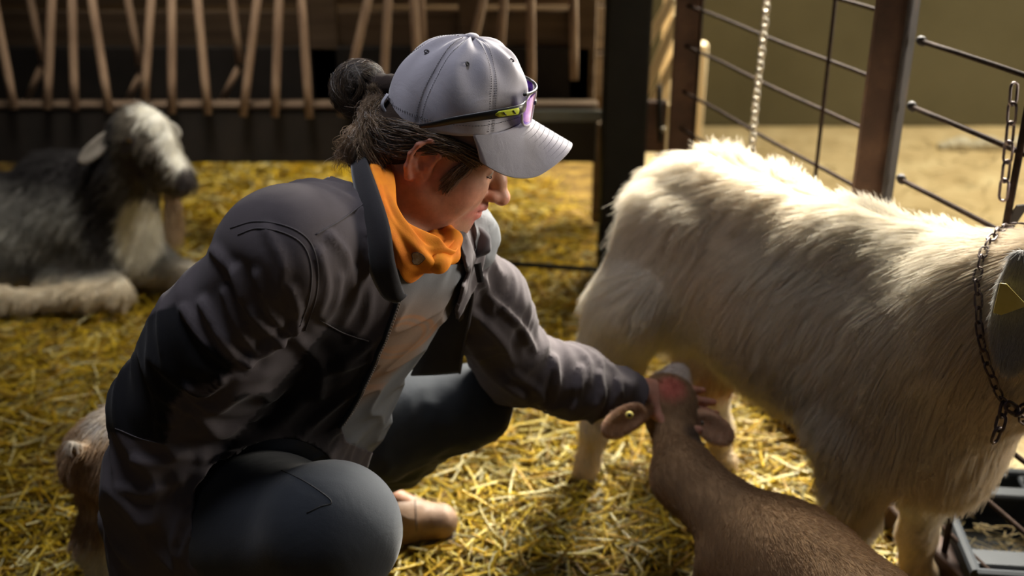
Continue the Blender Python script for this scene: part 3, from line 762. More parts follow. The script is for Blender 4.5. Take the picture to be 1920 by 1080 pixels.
q0 = np.array(path[49]); chain([q0, q0 + [-.006, -.012, -.03], q0 + [-.012, -.012, -.075]], .026, .014, .0026, M_CHAIN, cb, .2)
chain([q0 + [0, -.008, 0], q0 + [.016, -.012, -.010], q0 + [.03, -.006, .004]], .022, .013, .0028, M_CHAIN, cb, .2)

# ---- tan kid suckling, seen from behind
KM = frame_m((.452, 1.38), (-.40, .92))
kd = Sculpt(KM)
kd.ell((.0, 0, .285), (.175, .098, .115), .03).ell((.085, 0, .265), (.080, .076, .095), .05).ell((-.15, 0, .295), (.11, .092, .11), .06)
nb = loc(KM, at(1283, 896, 1.64)); hd = loc(KM, at(1256, 762, 1.79))
kd.chain([(.09, 0, .28), nb, hd + [-.012, 0, -.03]], [.080, .048, .038], .04)
kd.ell(hd, (.052, .047, .047), .03); mz = loc(KM, at(1268, 706, 1.86))
kd.cap(hd + [.02, 0, .012], mz, .040, .026, .03)
for s_ in (-1, 1):
    leg(kd, [(-.16, s_ * .06, .27), (-.13, s_ * .07, .20), (-.20, s_ * .065, .125), (-.175, s_ * .065, .03)], [.06, .036, .019, .015], .014)
    leg(kd, [(.15, s_ * .055, .25), (.165 + .02 * s_, s_ * .06, .16), (.17 + .02 * s_, s_ * .06, .10), (.17 + .02 * s_, s_ * .06, .03)], [.045, .026, .022, .015], .014)
kd.cap((-.26, 0, .34), (-.30, 0, .30), .016, .010, .02)
KV, KF = kd.mesh(.0065); KV = relax(KV, KF, 2); 
def kid_tone(P):
    l = loc(KM, P); c = np.tile(np.array([.30, .185, .095]), (len(P), 1)); c = blend(c, (.30, .18, .09), .6 * smooth01(wob(l, 16, 9), -.2, .7))
    px, py = proj(P)
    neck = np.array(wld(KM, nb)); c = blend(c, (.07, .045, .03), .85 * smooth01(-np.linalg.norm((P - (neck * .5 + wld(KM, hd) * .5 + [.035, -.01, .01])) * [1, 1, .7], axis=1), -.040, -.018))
    c = blend(c, (.60, .16, .12), .8 * smooth01(-np.linalg.norm(P - (wld(KM, hd) + [-.002, -.012, .045]), axis=1), -.038, -.012))
    c = blend(c, (.75, .68, .60), .8 * smooth01(-np.linalg.norm(P - (wld(KM, mz) + [-.01, -.01, .01]), axis=1), -.045, -.03)); return c
kid = mesh_obj('goat_kid', KV, KF, M_HIDE, None, True, kid_tone(KV) * .9)
tag(kid, 'tan short-coated kid with drooping ears suckling under the white goat', 'goat kid')
hooves('hoof', KM, [(-.175, -.065, 0), (-.175, .065, 0), (.15, -.06, 0), (.19, .06, 0)], .012, kid)
def short_coat(V, Fc, n, L, tone, par, seed, M, comb, r=.0006, lift=.35, wt=None, clumps=0, ca=.4, droop=.05):
    rg = np.random.default_rng(seed); P, N = sample(V, Fc, n, rg, wt); l = loc(M, P)
    cb_ = comb(l) @ M[:3, :3].T; Ls = L(l) if callable(L) else np.full(n, L)
    pts = fur_points(P, N, cb_, Ls, np.clip(lift + .15 * wob(l, 40, seed), .1, .8), rg, 4, clumps, ca, .2, droop=droop)
    k = pts[:, :, 2].min(1) > .003; c = tone(P)[k] * rg.uniform(.8, 1.15, (k.sum(), 1))
    o = hair('coat', pts[k], r, r * .35, M_FUR, par, np.clip(c, 0, .95)); o['kind'] = 'stuff'; return o
short_coat(KV, KF, 110000, lambda l: .0055 + .002 * smooth01(l[:, 2], .2, .4), kid_tone, kid, 31, KM, lambda l: np.stack([-np.ones(len(l)), .3 * wob(l, 20, 1), -.6 + .3 * wob(l, 18, 2)], 1), r=.0004, lift=.2, clumps=9000, ca=.1)
TONE_EAR = lambda V: np.tile((.62, .36, .22), (len(V), 1))
V, Fc = ear_mesh(at(1208, 770, 1.735), at(1130, 806, 1.655), .027, (.05, -1, .25), .003, .2, .0028); e1 = mesh_obj('ear', V, Fc, M_HIDE, kid, True, TONE_EAR(V)); ear_fuzz(V, Fc, (.60, .40, .25), e1, 62, 6000, .0045, .0003)
V, Fc = ear_mesh(at(1304, 780, 1.765), at(1372, 826, 1.735), .025, (.05, -1, .25), .003, .2, .0028); e2 = mesh_obj('ear', V, Fc, M_HIDE, kid, True, TONE_EAR(V)); ear_fuzz(V, Fc, (.60, .40, .25), e2, 63, 6000, .0045, .0003)
for q, r in ((at(1180, 778, 1.668), .007), (at(1317, 792, 1.722), .004)):
    V, Fc = tube([q, q + [0, -.004, .001]], [r, r * .8], 12)
    o = mesh_obj('ear_stud', V, Fc, bpy.data.materials['yellow_tag'] if r > .005 else M_HOOF, e1 if r > .005 else e2)
# digits are unreadable on the small tag: only the dark pin of the stud shows
q = at(1180, 778, 1.663); mesh_obj('stud_pin', *tube([q, q + [0, -.002, 0]], .003, 8), M_BLACKSTEEL, e1)

# ---- grey goat lying by the rack
def A(px, py, Y=3.05): return at(px, py, Y)
gg = Sculpt()
gg.cap(A(-150, 445, 3.22), A(130, 432, 3.18), .165, .180, .08).ell(A(-40, 455, 3.18), (.30, .20, .17), .08)
gg.cap(A(190, 420, 3.12), A(215, 455, 3.10), .15, .12, .09)
gg.cap(A(100, 345, 3.20), A(205, 345, 3.12), .09, .085, .08)
gg.chain([A(205, 400, 3.10), A(228, 330, 3.06), A(246, 268, 3.02)], [.135, .092, .068], .06)
gg.ell(A(262, 240, 3.01), (.062, .056, .062), .04)
gg.chain([A(268, 248, 3.0), A(300, 285, 2.96), A(330, 322, 2.94), A(346, 340, 2.93)], [.058, .046, .034, .028], .03)
gg.chain([A(262, 300, 3.0), A(300, 335, 2.96), A(338, 352, 2.93)], [.040, .030, .022], .03)
gg.cap(A(292, 232, 2.96), A(315, 262, 2.95), .028, .02, .03)
gg.ell(A(352, 340, 2.92), (.018, .02, .016), .015)
# folded near fore leg, far fore leg stretched, hind leg
gg.chain([A(180, 470, 3.04), A(110, 545, 3.0), A(218, 548, 2.93)], [.075, .050, .040], .05)
gg.chain([A(218, 548, 2.93), A(160, 556, 2.90), A(60, 560, 2.90)], [.040, .030, .026], .03)
gg.chain([A(255, 470, 3.12), A(300, 505, 3.10), A(350, 520, 3.06), A(372, 545, 3.0)], [.085, .052, .036, .028], .05)
gg.ell(A(-150, 500, 3.08), (.20, .12, .13), .06); gg.chain([A(-120, 545, 2.98), A(-10, 562, 2.90), A(40, 565, 2.88)], [.05, .035, .026], .04)
QV, QF = gg.mesh(.012); QV = relax(QV, QF, 2); QV[:, 2] = np.maximum(QV[:, 2], .004)
def grey_tone(P):
    px, py = proj(P); n = 22 * wob(P, 12, 5)
    c = np.tile(np.array([.20, .195, .185]), (len(P), 1)); c = blend(c, (.42, .41, .38), .75 * smooth01(wob(P * [1, 1, 2.2], 16, 6), -.3, .7))
    c = blend(c, (.045, .042, .045), smooth01(375 + n - py + (px - 150) * .1, 0, 50) * smooth01(-px, -250, -205))
    c = blend(c, (.05, .045, .045), smooth01(-np.hypot((px - 205) / 42, (py - 400) / 85), -1.2, -.75))
    c = blend(c, (.92, .90, .82), smooth01(-np.hypot((px - 262) / 42, (py - 440) / 75), -1.25, -.8))
    c = blend(c, (.72, .64, .50), smooth01(py + n * .5, 500, 535)); c = blend(c, (.55, .50, .42), .8 * smooth01(px, 290, 340) * smooth01(py, 480, 500))
    # face: dark cheeks and crown, white blaze, dark nose
    head = smooth01(px + (py - 260) * .15, 212, 228) * smooth01(-py, -385, -365) * smooth01(P[:, 2], .26, .30)
    c = blend(c, (.11, .095, .08), head); c = blend(c, (.26, .23, .19), head * .6 * smooth01(wob(P, 30, 3), -.2, .5))
    bz = 4 + 0 * px; bz = poly_sd(px, py, [(258, 200), (300, 200), (330, 262), (362, 335), (340, 345), (312, 300), (285, 250), (262, 232)])
    c = blend(c, (.95, .93, .85), head * smooth01(-bz, -6, 5)); c = blend(c, (.12, .10, .10), head * smooth01(-np.hypot((px - 243) / 14, (py - 262) / 12), -1.3, -.7))
    c = blend(c, (.07, .06, .06), smooth01(-np.hypot((px - 348) / 17, (py - 335) / 22), -1.2, -.8)); return c
grey = mesh_obj('goat', QV, QF, M_HIDE, None, True, grey_tone(QV) * .9)
tag(grey, 'grey and white bearded goat lying on the straw in front of the hay rack', 'goat')
IM = np.eye(4)
short_coat(QV, QF, 60000, lambda l: .022 + .014 * smooth01(wob(l, 9, 2), -.5, .5), grey_tone, grey, 41, IM, lambda l: np.stack([-.7 + .3 * wob(l, 9, 1), .2 * wob(l, 8, 3), -1 + .3 * wob(l, 9, 2)], 1), .0010, .22, lambda P: np.where(P[:, 1] > 3.25, .2, 1) * np.where(proj(P)[0] > 240, .6, 1), 4000, .5)
V, Fc = ear_mesh(A(212, 250, 2.99), A(150, 305, 2.95), .024, (0, -1, .3), .004, .2, .004); mesh_obj('ear', V, Fc, M_HIDE, grey, True, np.tile((.22, .20, .18), (len(V), 1)))
V, Fc = ear_mesh(A(305, 232, 3.06), A(338, 258, 3.06), .022, (0, -1, .3), .004, .2, .004); mesh_obj('ear', V, Fc, M_HIDE, grey, True, np.tile((.48, .46, .42), (len(V), 1)))
e = Sculpt(); e.ell(A(243, 264, 2.945), (.014, .012, .012), 0); V, Fc = e.mesh(.003); mesh_obj('eye', V, Fc, M_EYE, grey)
rb = np.random.default_rng(5); nb_ = 1400; b0 = np.array([A(322, 362, 2.94)] * nb_) + rb.normal(size=(nb_, 3)) * [.007, .007, .004]
t = np.linspace(0, 1, 6)[None, :, None]; tip = np.array([A(327, 445, 2.93)]) + rb.normal(size=(nb_, 3)) * [.010, .010, .014]
pts = b0[:, None] * (1 - t) + tip[:, None] * t + rb.normal(size=(nb_, 1, 3)) * .006 * np.sin(t * 3.1)
o = hair('beard', pts, .0012, .0004, M_FUR, grey, np.tile((.62, .48, .33), (nb_, 1)) * rb.uniform(.8, 1.1, (nb_, 1))); o['kind'] = 'stuff'

# ---- second kid behind the woman's arm
LM = frame_m((-.625, 1.81), (.45, .89))
lk_ = Sculpt(LM)
lk_.ell((0, 0, .31), (.17, .075, .095), .03).ell((-.13, 0, .325), (.085, .078, .085), .05).ell((.12, 0, .31), (.08, .07, .09), .05)
for s_ in (-1, 1):
    leg(lk_, [(-.14, s_ * .045, .31), (-.125, s_ * .052, .24), (-.185, s_ * .05, .16), (-.17, s_ * .05, .09), (-.165, s_ * .05, .03)], [.062, .042, .023, .017, .016], .015)
    leg(lk_, [(.12, s_ * .045, .27), (.13, s_ * .05, .18), (.13, s_ * .05, .10), (.13, s_ * .05, .03)], [.04, .026, .02, .015], .014)
lk_.chain([(.13, 0, .34), (.20, 0, .42), (.235, 0, .455)], [.062, .042, .045], .04); lk_.cap((.24, 0, .46), (.31, 0, .42), .044, .024, .03)
lk_.cap((-.205, 0, .375), (-.225, 0, .40), .014, .008, .02)
LV, LF = lk_.mesh(.0065); LV = relax(LV, LF, 2)
def lamb_tone(P):
    l = loc(LM, P); c = np.tile(np.array([.56, .40, .24]), (len(P), 1)); c = blend(c, (.38, .22, .12), .7 * smooth01(wob(l, 13, 6), -.3, .6))
    c = blend(c, (.66, .58, .48), smooth01(l[:, 2], .385, .400) * smooth01(-l[:, 0], .05, .10)); c = blend(c, (.80, .76, .68), 1 - smooth01(l[:, 2], .14, .19)); return blend(c, (.30, .20, .14), 1 - smooth01(l[:, 2], .05, .075))
lamb = mesh_obj('goat_kid', LV, LF, M_HIDE, None, True, lamb_tone(LV) * .9)
tag(lamb, 'brown and white kid mostly hidden behind the crouching woman, rump showing', 'goat kid')
hooves('hoof', LM, [(-.165, -.05, 0), (-.165, .05, 0), (.13, -.05, 0), (.13, .05, 0)], .012, lamb)
short_coat(LV, LF, 26000, .015, lamb_tone, lamb, 51, LM, lambda l: np.stack([-np.ones(len(l)), .3 * wob(l, 20, 1), -.8 + .3 * wob(l, 18, 2)], 1), .0007, .3, None, 2500, .4)
for s_ in (-1, 1):
    V, Fc = ear_mesh(wld(LM, (.225, s_ * .035, .48)), wld(LM, (.20, s_ * .11, .45)), .02, (.8, .3, .2), .003, .2, .004); mesh_obj('ear', V, Fc, M_HIDE, lamb, True, np.tile((.5, .34, .2), (len(V), 1)))
# ------------------------------------------------------------------ the crouching woman
def v3(*a): return np.array(a, float)
def unit(v): v = np.asarray(v, float); return v / np.linalg.norm(v)
RS = v3(-.285, 1.345, .845); LS = v3(-.085, 1.62, .765)
RE = at(322, 765, 1.38); RW = at(275, 1050, 1.35)
LE = at(965, 685, 1.70); LW = at(1185, 742, 1.765)
RH = v3(-.50, 1.49, .32); LH = v3(-.46, 1.66, .33)
RK = at(622, 990, 1.20); RA = v3(-.33, 1.29, .12)
LK = at(888, 755, 1.72); LA = at(662, 905, 1.86)
NB = at(742, 430, 1.50)
CH = v3(-.215, 1.49, .715); BE = v3(-.335, 1.53, .54)
tl = unit(LS - RS); tu = unit(v3(.55, -.1, .83)); tu = unit(tu - tl * (tu @ tl)); tf = np.cross(tl, tu)
TR = np.stack([tf, tl, tu], 1)
# head frame: f forward, l towards her left ear, u up
yaw, pit = R_(2.5), R_(24)
hf = v3(math.cos(pit) * math.cos(yaw), math.cos(pit) * math.sin(yaw), -math.sin(pit)); hl = v3(-math.sin(yaw), math.cos(yaw), 0); hu = np.cross(hf, hl)
HM = np.eye(4); HM[:3, 0] = hf; HM[:3, 1] = hl; HM[:3, 2] = hu; HM[:3, 3] = at(797, 300, 1.465) + hl * .070
def hw(f, l, u): return HM[:3, :3] @ v3(f, l, u) + HM[:3, 3]

SK = (.50, .265, .175); LIP = (.58, .19, .16); EARC = (.62, .26, .18)
b = Sculpt(); b.col = SK
b.ell((BE + v3(-.13, .04, -.19)), (.085, .12, .09), .04); b.ell(BE + v3(0, .01, -.01), (.08, .115, .14), .06, 'u', TR); b.ell(CH, (.085, .13, .14), .06, 'u', TR)
b.cap(RS, LS + v3(-.03, -.03, -.02), .055, .045, .05)
b.chain([RS, RE, RW], [.046, .038, .027], .03).chain([LS + v3(-.03, -.02, -.02), LE, LW], [.040, .036, .026], .03)
b.chain([RH, RK, RA], [.075, .048, .034], .02).chain([LH, LK, LA], [.075, .042, .032], .02)
for A_, t_ in ((LA, v3(.17, .03, -.11)), (RA, v3(.17, -.03, -.08))): b.cap(A_, A_ + t_ * v3(.8, .8, .75), .028, .018, .03)
b.cap(NB + v3(-.03, .02, -.06), hw(-.02, 0, -.02), .062, .056, .04)
b.M = HM
b.ell((.006, 0, .050), (.084, .070, .080), .02).ell((.045, 0, -.005), (.056, .060, .080), .04)
b.ell((.066, 0, .045), (.034, .054, .040), .03)
for s in (-1, 1):
    b.cap((.005, s * .054, -.045), (.072, s * .020, -.092), .014, .015, .035)
    b.ell((.070, s * .036, -.022), (.026, .020, .026), .025)
    b.ell((.034, s * .050, -.045), (.040, .014, .034), .03)
b.ell((.083, 0, -.093), (.017, .020, .017), .022).ell((.080, 0, -.060), (.024, .028, .030), .025)
b.cap((.088, -.030, .030), (.098, 0, .031), .010, .010, .02).cap((.088, .030, .030), (.098, 0, .031), .010, .010, .02)
for s in (-1, 1): b.ell((.102, s * .031, .010), (.014, .017, .011), .016, 's')
for s in (-1, 1):
    b.ell((.0835, s * .031, .0095), (.0132, .0150, .0122), .004)
b.cap((.096, 0, .022), (.114, 0, -.008), .0085, .0095, .012).cap((.114, 0, -.008), (.123, 0, -.026), .0095, .0110, .012)
b.col = (.62, .29, .20); b.ell((.1285, 0, -.030), (.0122, .0125, .0118), .008)
for s in (-1, 1): b.ell((.112, s * .0125, -.031), (.0115, .0070, .0080), .007)
b.col = SK; b.cap((.104, 0, -.036), (.102, 0, -.046), .008, .010, .01)
for s in (-1, 1): b.ell((.115, s * .0065, -.0395), (.005, .003, .003), .003, 's')
b.col = LIP
b.chain([(.087, -.027, -.0550), (.103, -.012, -.0525), (.1085, -.004, -.0510), (.1085, .004, -.0510), (.103, .012, -.0525), (.087, .026, -.0555)], [.0022, .005, .0058, .0058, .005, .0022], .005)
b.chain([(.087, -.026, -.0585), (.1010, -.012, -.0645), (.1045, 0, -.0665), (.1010, .012, -.0645), (.087, .026, -.0585)], [.0022, .0056, .0068, .0056, .0022], .005)
b.col = (.12, .03, .02); b.ell((.101, 0, -.0580), (.010, .020, .0022), .002, 's')
b.col = EARC
ER = np.array(Matrix.Rotation(R_(-14), 3, 'Y'))
for s in (-1, 1):
    def e3(f, u, o=0): return (f * .97 + u * .24 - .002, s * (.074 + o + max(0, -f) * .22), -f * .24 + u * .97)
    b.ell(e3(-.004, .0, -.001), (.019, .0055, .030), .008, 'u', ER)
    b.chain([e3(.012, .004, .003), e3(.013, .018, .004), e3(.004, .030, .005), e3(-.010, .030, .006), e3(-.020, .017, .007), e3(-.021, .0, .006), e3(-.014, -.018, .005), e3(-.004, -.030, .002)], [.003, .0034, .0036, .0036, .0036, .0034, .004, .006], .005)
    b.chain([e3(-.004, .019, .002), e3(-.011, .008, .003), e3(-.010, -.008, .003), e3(-.003, -.016, .002)], [.0024, .0028, .0028, .0028], .006)
    b.ell(e3(.0, -.002, .008), (.0075, .006, .011), .004, 's', ER); b.ell(e3(.011, -.005, .002), (.004, .004, .006), .003, 'u', ER)
b.M = np.eye(4)
# hands: palm, four fingers of unequal length, thumb from the side of the palm
def hand(s, W, d, n, sd, curls, L=.175, spread=.010, tcurl=.4, col=(.50, .24, .16)):
    """W wrist, d towards the fingers, n out of the back of the hand, sd = +1 if the thumb lies along cross(d, n)."""
    s.col = col; d = unit(d); n = unit(n - d * (n @ d)); c = np.cross(d, n) * sd; k = L / .18
    kn = [W + d * .088 * k + c * x * k + n * .002 for x in (.030, .010, -.011, -.030)]
    kn[3] = kn[3] - d * .008; 
    s.cap(W - d * .03, W + d * .012, .027, .026, .02, 'u', (n, .75))
    for q, r in zip(kn, (.0125, .013, .0125, .0115)): s.cap(W + d * .018 + (q - W - d * .088) * .55, q, .0155, r, .014, 'u', (n, .85))
    for q, Lf, r, cu in zip(kn, (.070, .078, .072, .057), (.0090, .0092, .0088, .0078), curls):
        p = q; a = cu * .45; out = [p]; rs = [r * 1.08]
        for i, fr in enumerate((.45, .30, .25)):
            a += cu * (.55 if i else .0); dd = d * math.cos(a) - n * math.sin(a); p = p + dd * Lf * k * fr; out.append(p); rs.append(r * (1, .93, .80)[i])
        s.chain(out, rs, .0025); tips.append((out[-1], out[-1] - out[-2], n * math.cos(a) + d * math.sin(a), r))
    t0 = W + d * .028 * k + c * .022; t1 = t0 + unit(d * .55 + c * .75 - n * .25) * .040 * k; t2 = t1 + unit(d * (1 - tcurl * .4) + c * .30 - n * tcurl) * .032 * k; t3 = t2 + unit(d - n * tcurl * 1.2 - c * .1) * .024 * k
    s.chain([t0, t1, t2, t3], [.0150, .0115, .0105, .0088], .008); tips.append((t3, t3 - t2, n, .0095))
tips = []
hand(b, LW + v3(.016, .004, 0), at(1372, 780, 1.83) - LW, v3(-.15, .60, -.70), -1, (.10, .08, .14, .22))
hand(b, RW + v3(0, 0, -.03), v3(.06, .03, -1), v3(-.9, -.2, 0), 1, (.7, .8, .9, 1.0), tcurl=.7)
hlo = HM[:3, 3] + v3(-.10, -.10, -.13); hhi = HM[:3, 3] + v3(.15, .10, .10)
BV, BF = b.mesh(.011, [(hlo, hhi, .0023), (LW + v3(-.01, -.04, -.09), LW + v3(.19, .09, .05), .0032), (RW + v3(-.06, -.06, -.22), RW + v3(.06, .06, -.02), .0042)])
BV = relax(BV, BF, 1, .35)
BC = b.colors(BV, .0025)
hlc = (BV - HM[:3, 3]) @ HM[:3, :3]
ck = smooth01(-np.linalg.norm((hlc - [.072, -.042, -.025]) * [1, .8, 1], axis=1), -.035, -.012); BC = blend(BC, (.62, .24, .16), .55 * ck)
BC = blend(BC, (.14, .07, .04), .75 * smooth01(-np.abs(hlc[:, 2] - .0335 + (np.abs(hlc[:, 1]) - .03) * .2), -.0045, -.002) * smooth01(hlc[:, 0], .07, .085) * smooth01(-np.abs(np.abs(hlc[:, 1]) - .032), -.020, -.014))
BC = blend(BC, (.28, .11, .07), .6 * smooth01(-np.linalg.norm((hlc - [.098, -.031, .006]) * [.6, .6, 2.0], axis=1), -.014, -.006))
M_SKIN = attr_mat('skin', .48, 0, .45, (90, .82, 1.08), .25, 260, .0008, .18, (1, .35, .18))
person = mesh_obj('person', BV, BF, M_SKIN, None, True, BC)
tag(person, 'woman crouching in grey cap and dark work jacket, reaching to the suckling kid', 'person')
for s in (-1, 1):
    e = Sculpt(HM); e.ell((.0865, s * .031, .0075), (.0110, .0118, .0105), 0); V, Fc = e.mesh(.0016); mesh_obj('eye', V, Fc, mottled('eye_white', [(.3, (.30, .26, .22)), (.7, (.42, .38, .34))], 5, .2, 0) if s < 0 else bpy.data.materials['eye_white'], person)
    ln = [hw(.0835 + .0142 * math.cos(a), s * .031 + .0150 * math.sin(a) * s, .0032 - .0022 * math.cos(a * 1.4)) for a in np.linspace(-1.15, 1.25, 12)]
    V, Fc = tube(ln, .0009, 6); m_l = M_BLACKSTEEL; mesh_obj('eyelashes', V, Fc, m_l, person)
tb = [hw(.1005 - abs(x) * 6 * abs(x), x, -.0572) for x in np.linspace(-.013, .013, 9)]
mesh_obj('teeth', *tube(tb, .0026, 8), mottled('teeth', [(.3, (.75, .68, .58)), (.7, (.82, .76, .66))], 30, .25, 0), person)
nails = []
for p, d, n, r in tips:
    d = unit(d); n = unit(n - d * (n @ d)); c = np.cross(d, n); V, Fc = box(p + n * r * .45 + d * r * .1, (r * .8, r * 1.0, .0022), np.stack([c, d, n], 1), .0006); nails.append((V, Fc))
mesh_obj('fingernails', *join(*nails), mottled('nails', [(.3, (.50, .30, .24)), (.7, (.58, .38, .32))], 30, .3, 0), person)

# ---- clothing
def ridges(P, axis, f, seed, sharp=3.0, stretch=.22):
    """long creases running mostly along the axis direction."""
    axis = unit(axis); a = (P @ axis)[:, None] * axis; Q = P - a * (1 - stretch)
    n = wob(Q, f, seed); return (1 - np.minimum(np.abs(n) * 1.6, 1)) ** sharp
def seg_t(P, A_, B_):
    ba = B_ - A_; t = np.clip((P - A_) @ ba / (ba @ ba), 0, 1); return t, np.linalg.norm(P - A_ - t[:, None] * ba, axis=1)
def hit(bv, px, py, off=0.0, ymin=None):
    """where the line of sight through a pixel meets a garment, lifted off along its normal."""
    h = bv.ray_cast(Vector((0, 0, CAM_H)), Vector(unit(ray(px, py))))
    if h[0] is None: return None
    n = np.array(h[1]); d = unit(ray(px, py)); n = n if n @ d < 0 else -n
    return np.array(h[0]) + n * off
def seam(name, bv, pts, r, mat, par, off=.0005, n=6, flat=1.0):
    q = [hit(bv, x, y, off) for x, y in spline(np.array([(x, y, 0) for x, y in pts]), n)[:, :2]]; q = [p for p in q if p is not None]
    return mesh_obj(name, *tube(relax_path(q), r, 6, flat=flat), mat, par)
def relax_path(q):
    q = np.array(q); q2 = q.copy(); q2[1:-1] = (q[:-2] + 2 * q[1:-1] + q[2:]) / 4; return q2
# t-shirt
t = Sculpt(); t.ell(CH + tf * .002, (.099, .145, .160), .08, 'u', TR); t.ell(BE + tf * .012 + v3(.01, 0, -.01), (.115, .150, .150), .08, 'u', TR)
t.ell(BE + v3(-.10, .01, -.12), (.12, .15, .10), .06); t.cap(RS, LS, .064, .064, .05)
TV, TF = t.mesh(.0095, [(CH + v3(-.20, -.18, -.32), CH + v3(.16, .02, .02), .0026)]); n_ = vnormals(TV, TF)
TV = TV + n_ * (.007 * ridges(TV, tu * .8 + tf * .3 + tl * .4, 70, 3, 2.0, .2))[:, None]; TV = relax(TV, TF, 1)
nd = unit(hw(-.02, 0, -.02) - NB)
TV, TF = clip(TV, TF, np.where(np.linalg.norm(TV - NB, axis=1) < .13, (TV - (NB + v3(-.012, .0, -.035))) @ nd, -1))
px, py = proj(TV); TC = np.tile((.165, .172, .185), (len(TV), 1)).astype(float)
_pc = hit(bvh_of(TV, TF), 752, 632); pr = TV - _pc; _dn = unit(at(670, 745, _pc[1]) - _pc); _ac = np.cross(_dn, unit(ray(752, 632))); a_ = pr @ _ac; c_ = pr @ _dn; rr = np.hypot(a_, c_ * .85); frt = smooth01(-(pr @ unit(ray(752, 632))), -.09, -.05)
r2 = np.hypot(a_, (c_ - .055) * .55); prt = smooth01(-np.abs(rr - .030), -.0035, -.001) + smooth01(-np.abs(rr - .022), -.003, -.001) + .6 * smooth01(wob(np.stack([a_, c_, 0 * a_], 1), 190, 5), .0, .6) * smooth01(-r2, -.060, -.040); prt = prt * frt
TC = blend(TC, (.36, .15, .07), .9 * np.clip(prt, 0, 1)); TC = blend(TC, (.27, .165, .10), .75 * frt * smooth01(-r2, -.085, -.035))
M_TEE = attr_mat('grey_cotton', .9, 0, .15, (18, .85, 1.1), .4, 700, .0006)
tee = mesh_obj('t_shirt', TV, TF, M_TEE, person, True, TC); tee['label'] = 'blue-grey t-shirt with a faded orange round print'

# trousers
q = Sculpt()
q.ell((RH + LH) / 2 + v3(-.02, 0, .02), (.145, .185, .135), .05)
q.chain([RH, RH * .45 + RK * .55 + v3(0, 0, -.002), RK], [.094, .086, .081], .10).chain([RK + v3(.0, 0, -.01), RA + v3(0, 0, .12), RA + v3(0, 0, -.02)], [.080, .074, .058], .04)
q.chain([LH, LH * .45 + LK * .55 + v3(0, 0, .012), LK], [.108, .092, .062], .05).chain([LK + v3(-.006, 0, -.01), LK * .45 + LA * .55 + v3(-.02, 0, 0), LA + v3(.0, 0, .0)], [.060, .064, .045], .04)
QV2, QF2 = q.mesh(.0075)
tR, dR = seg_t(QV2, RH, RK); tL, dL = seg_t(QV2, LK, LA); nq = vnormals(QV2, QF2)
QV2 = QV2 + nq * (.006 * ridges(QV2, v3(.2, .9, .3), 60, 17, 2.5, .35) * smooth01(-np.abs(tR - .2), -.5, 0) + .006 * ridges(QV2, v3(.1, .9, .2), 80, 19, 2.5, .3) * (np.linalg.norm(QV2 - LA, axis=1) < .25))[:, None]
QV2 = relax(QV2, QF2, 2)
for A_, d_ in ((LA, unit(LK - LA)), (RA, unit(RK - RA))): QV2, QF2 = clip(QV2, QF2, np.where(np.linalg.norm(QV2 - A_, axis=1) < .12, -((QV2 - A_ - d_ * .0) @ d_), -1))
M_TROU = cloth('charcoal_trousers', (.026, .030, .037), (.037, .042, .050), .85, 800, .12, 12, .15)
trou = solid(mesh_obj('trousers', QV2, QF2, M_TROU, person), .004)
tbv = bvh_of(QV2, QF2)
M_THREAD = mottled('dark_thread', [(.3, (.012, .012, .013)), (.7, (.02, .02, .02))], 20, .8)
seam('trouser_seam', tbv, [(528, 882), (575, 905), (622, 940), (600, 950), (575, 962)], .0008, M_THREAD, trou)

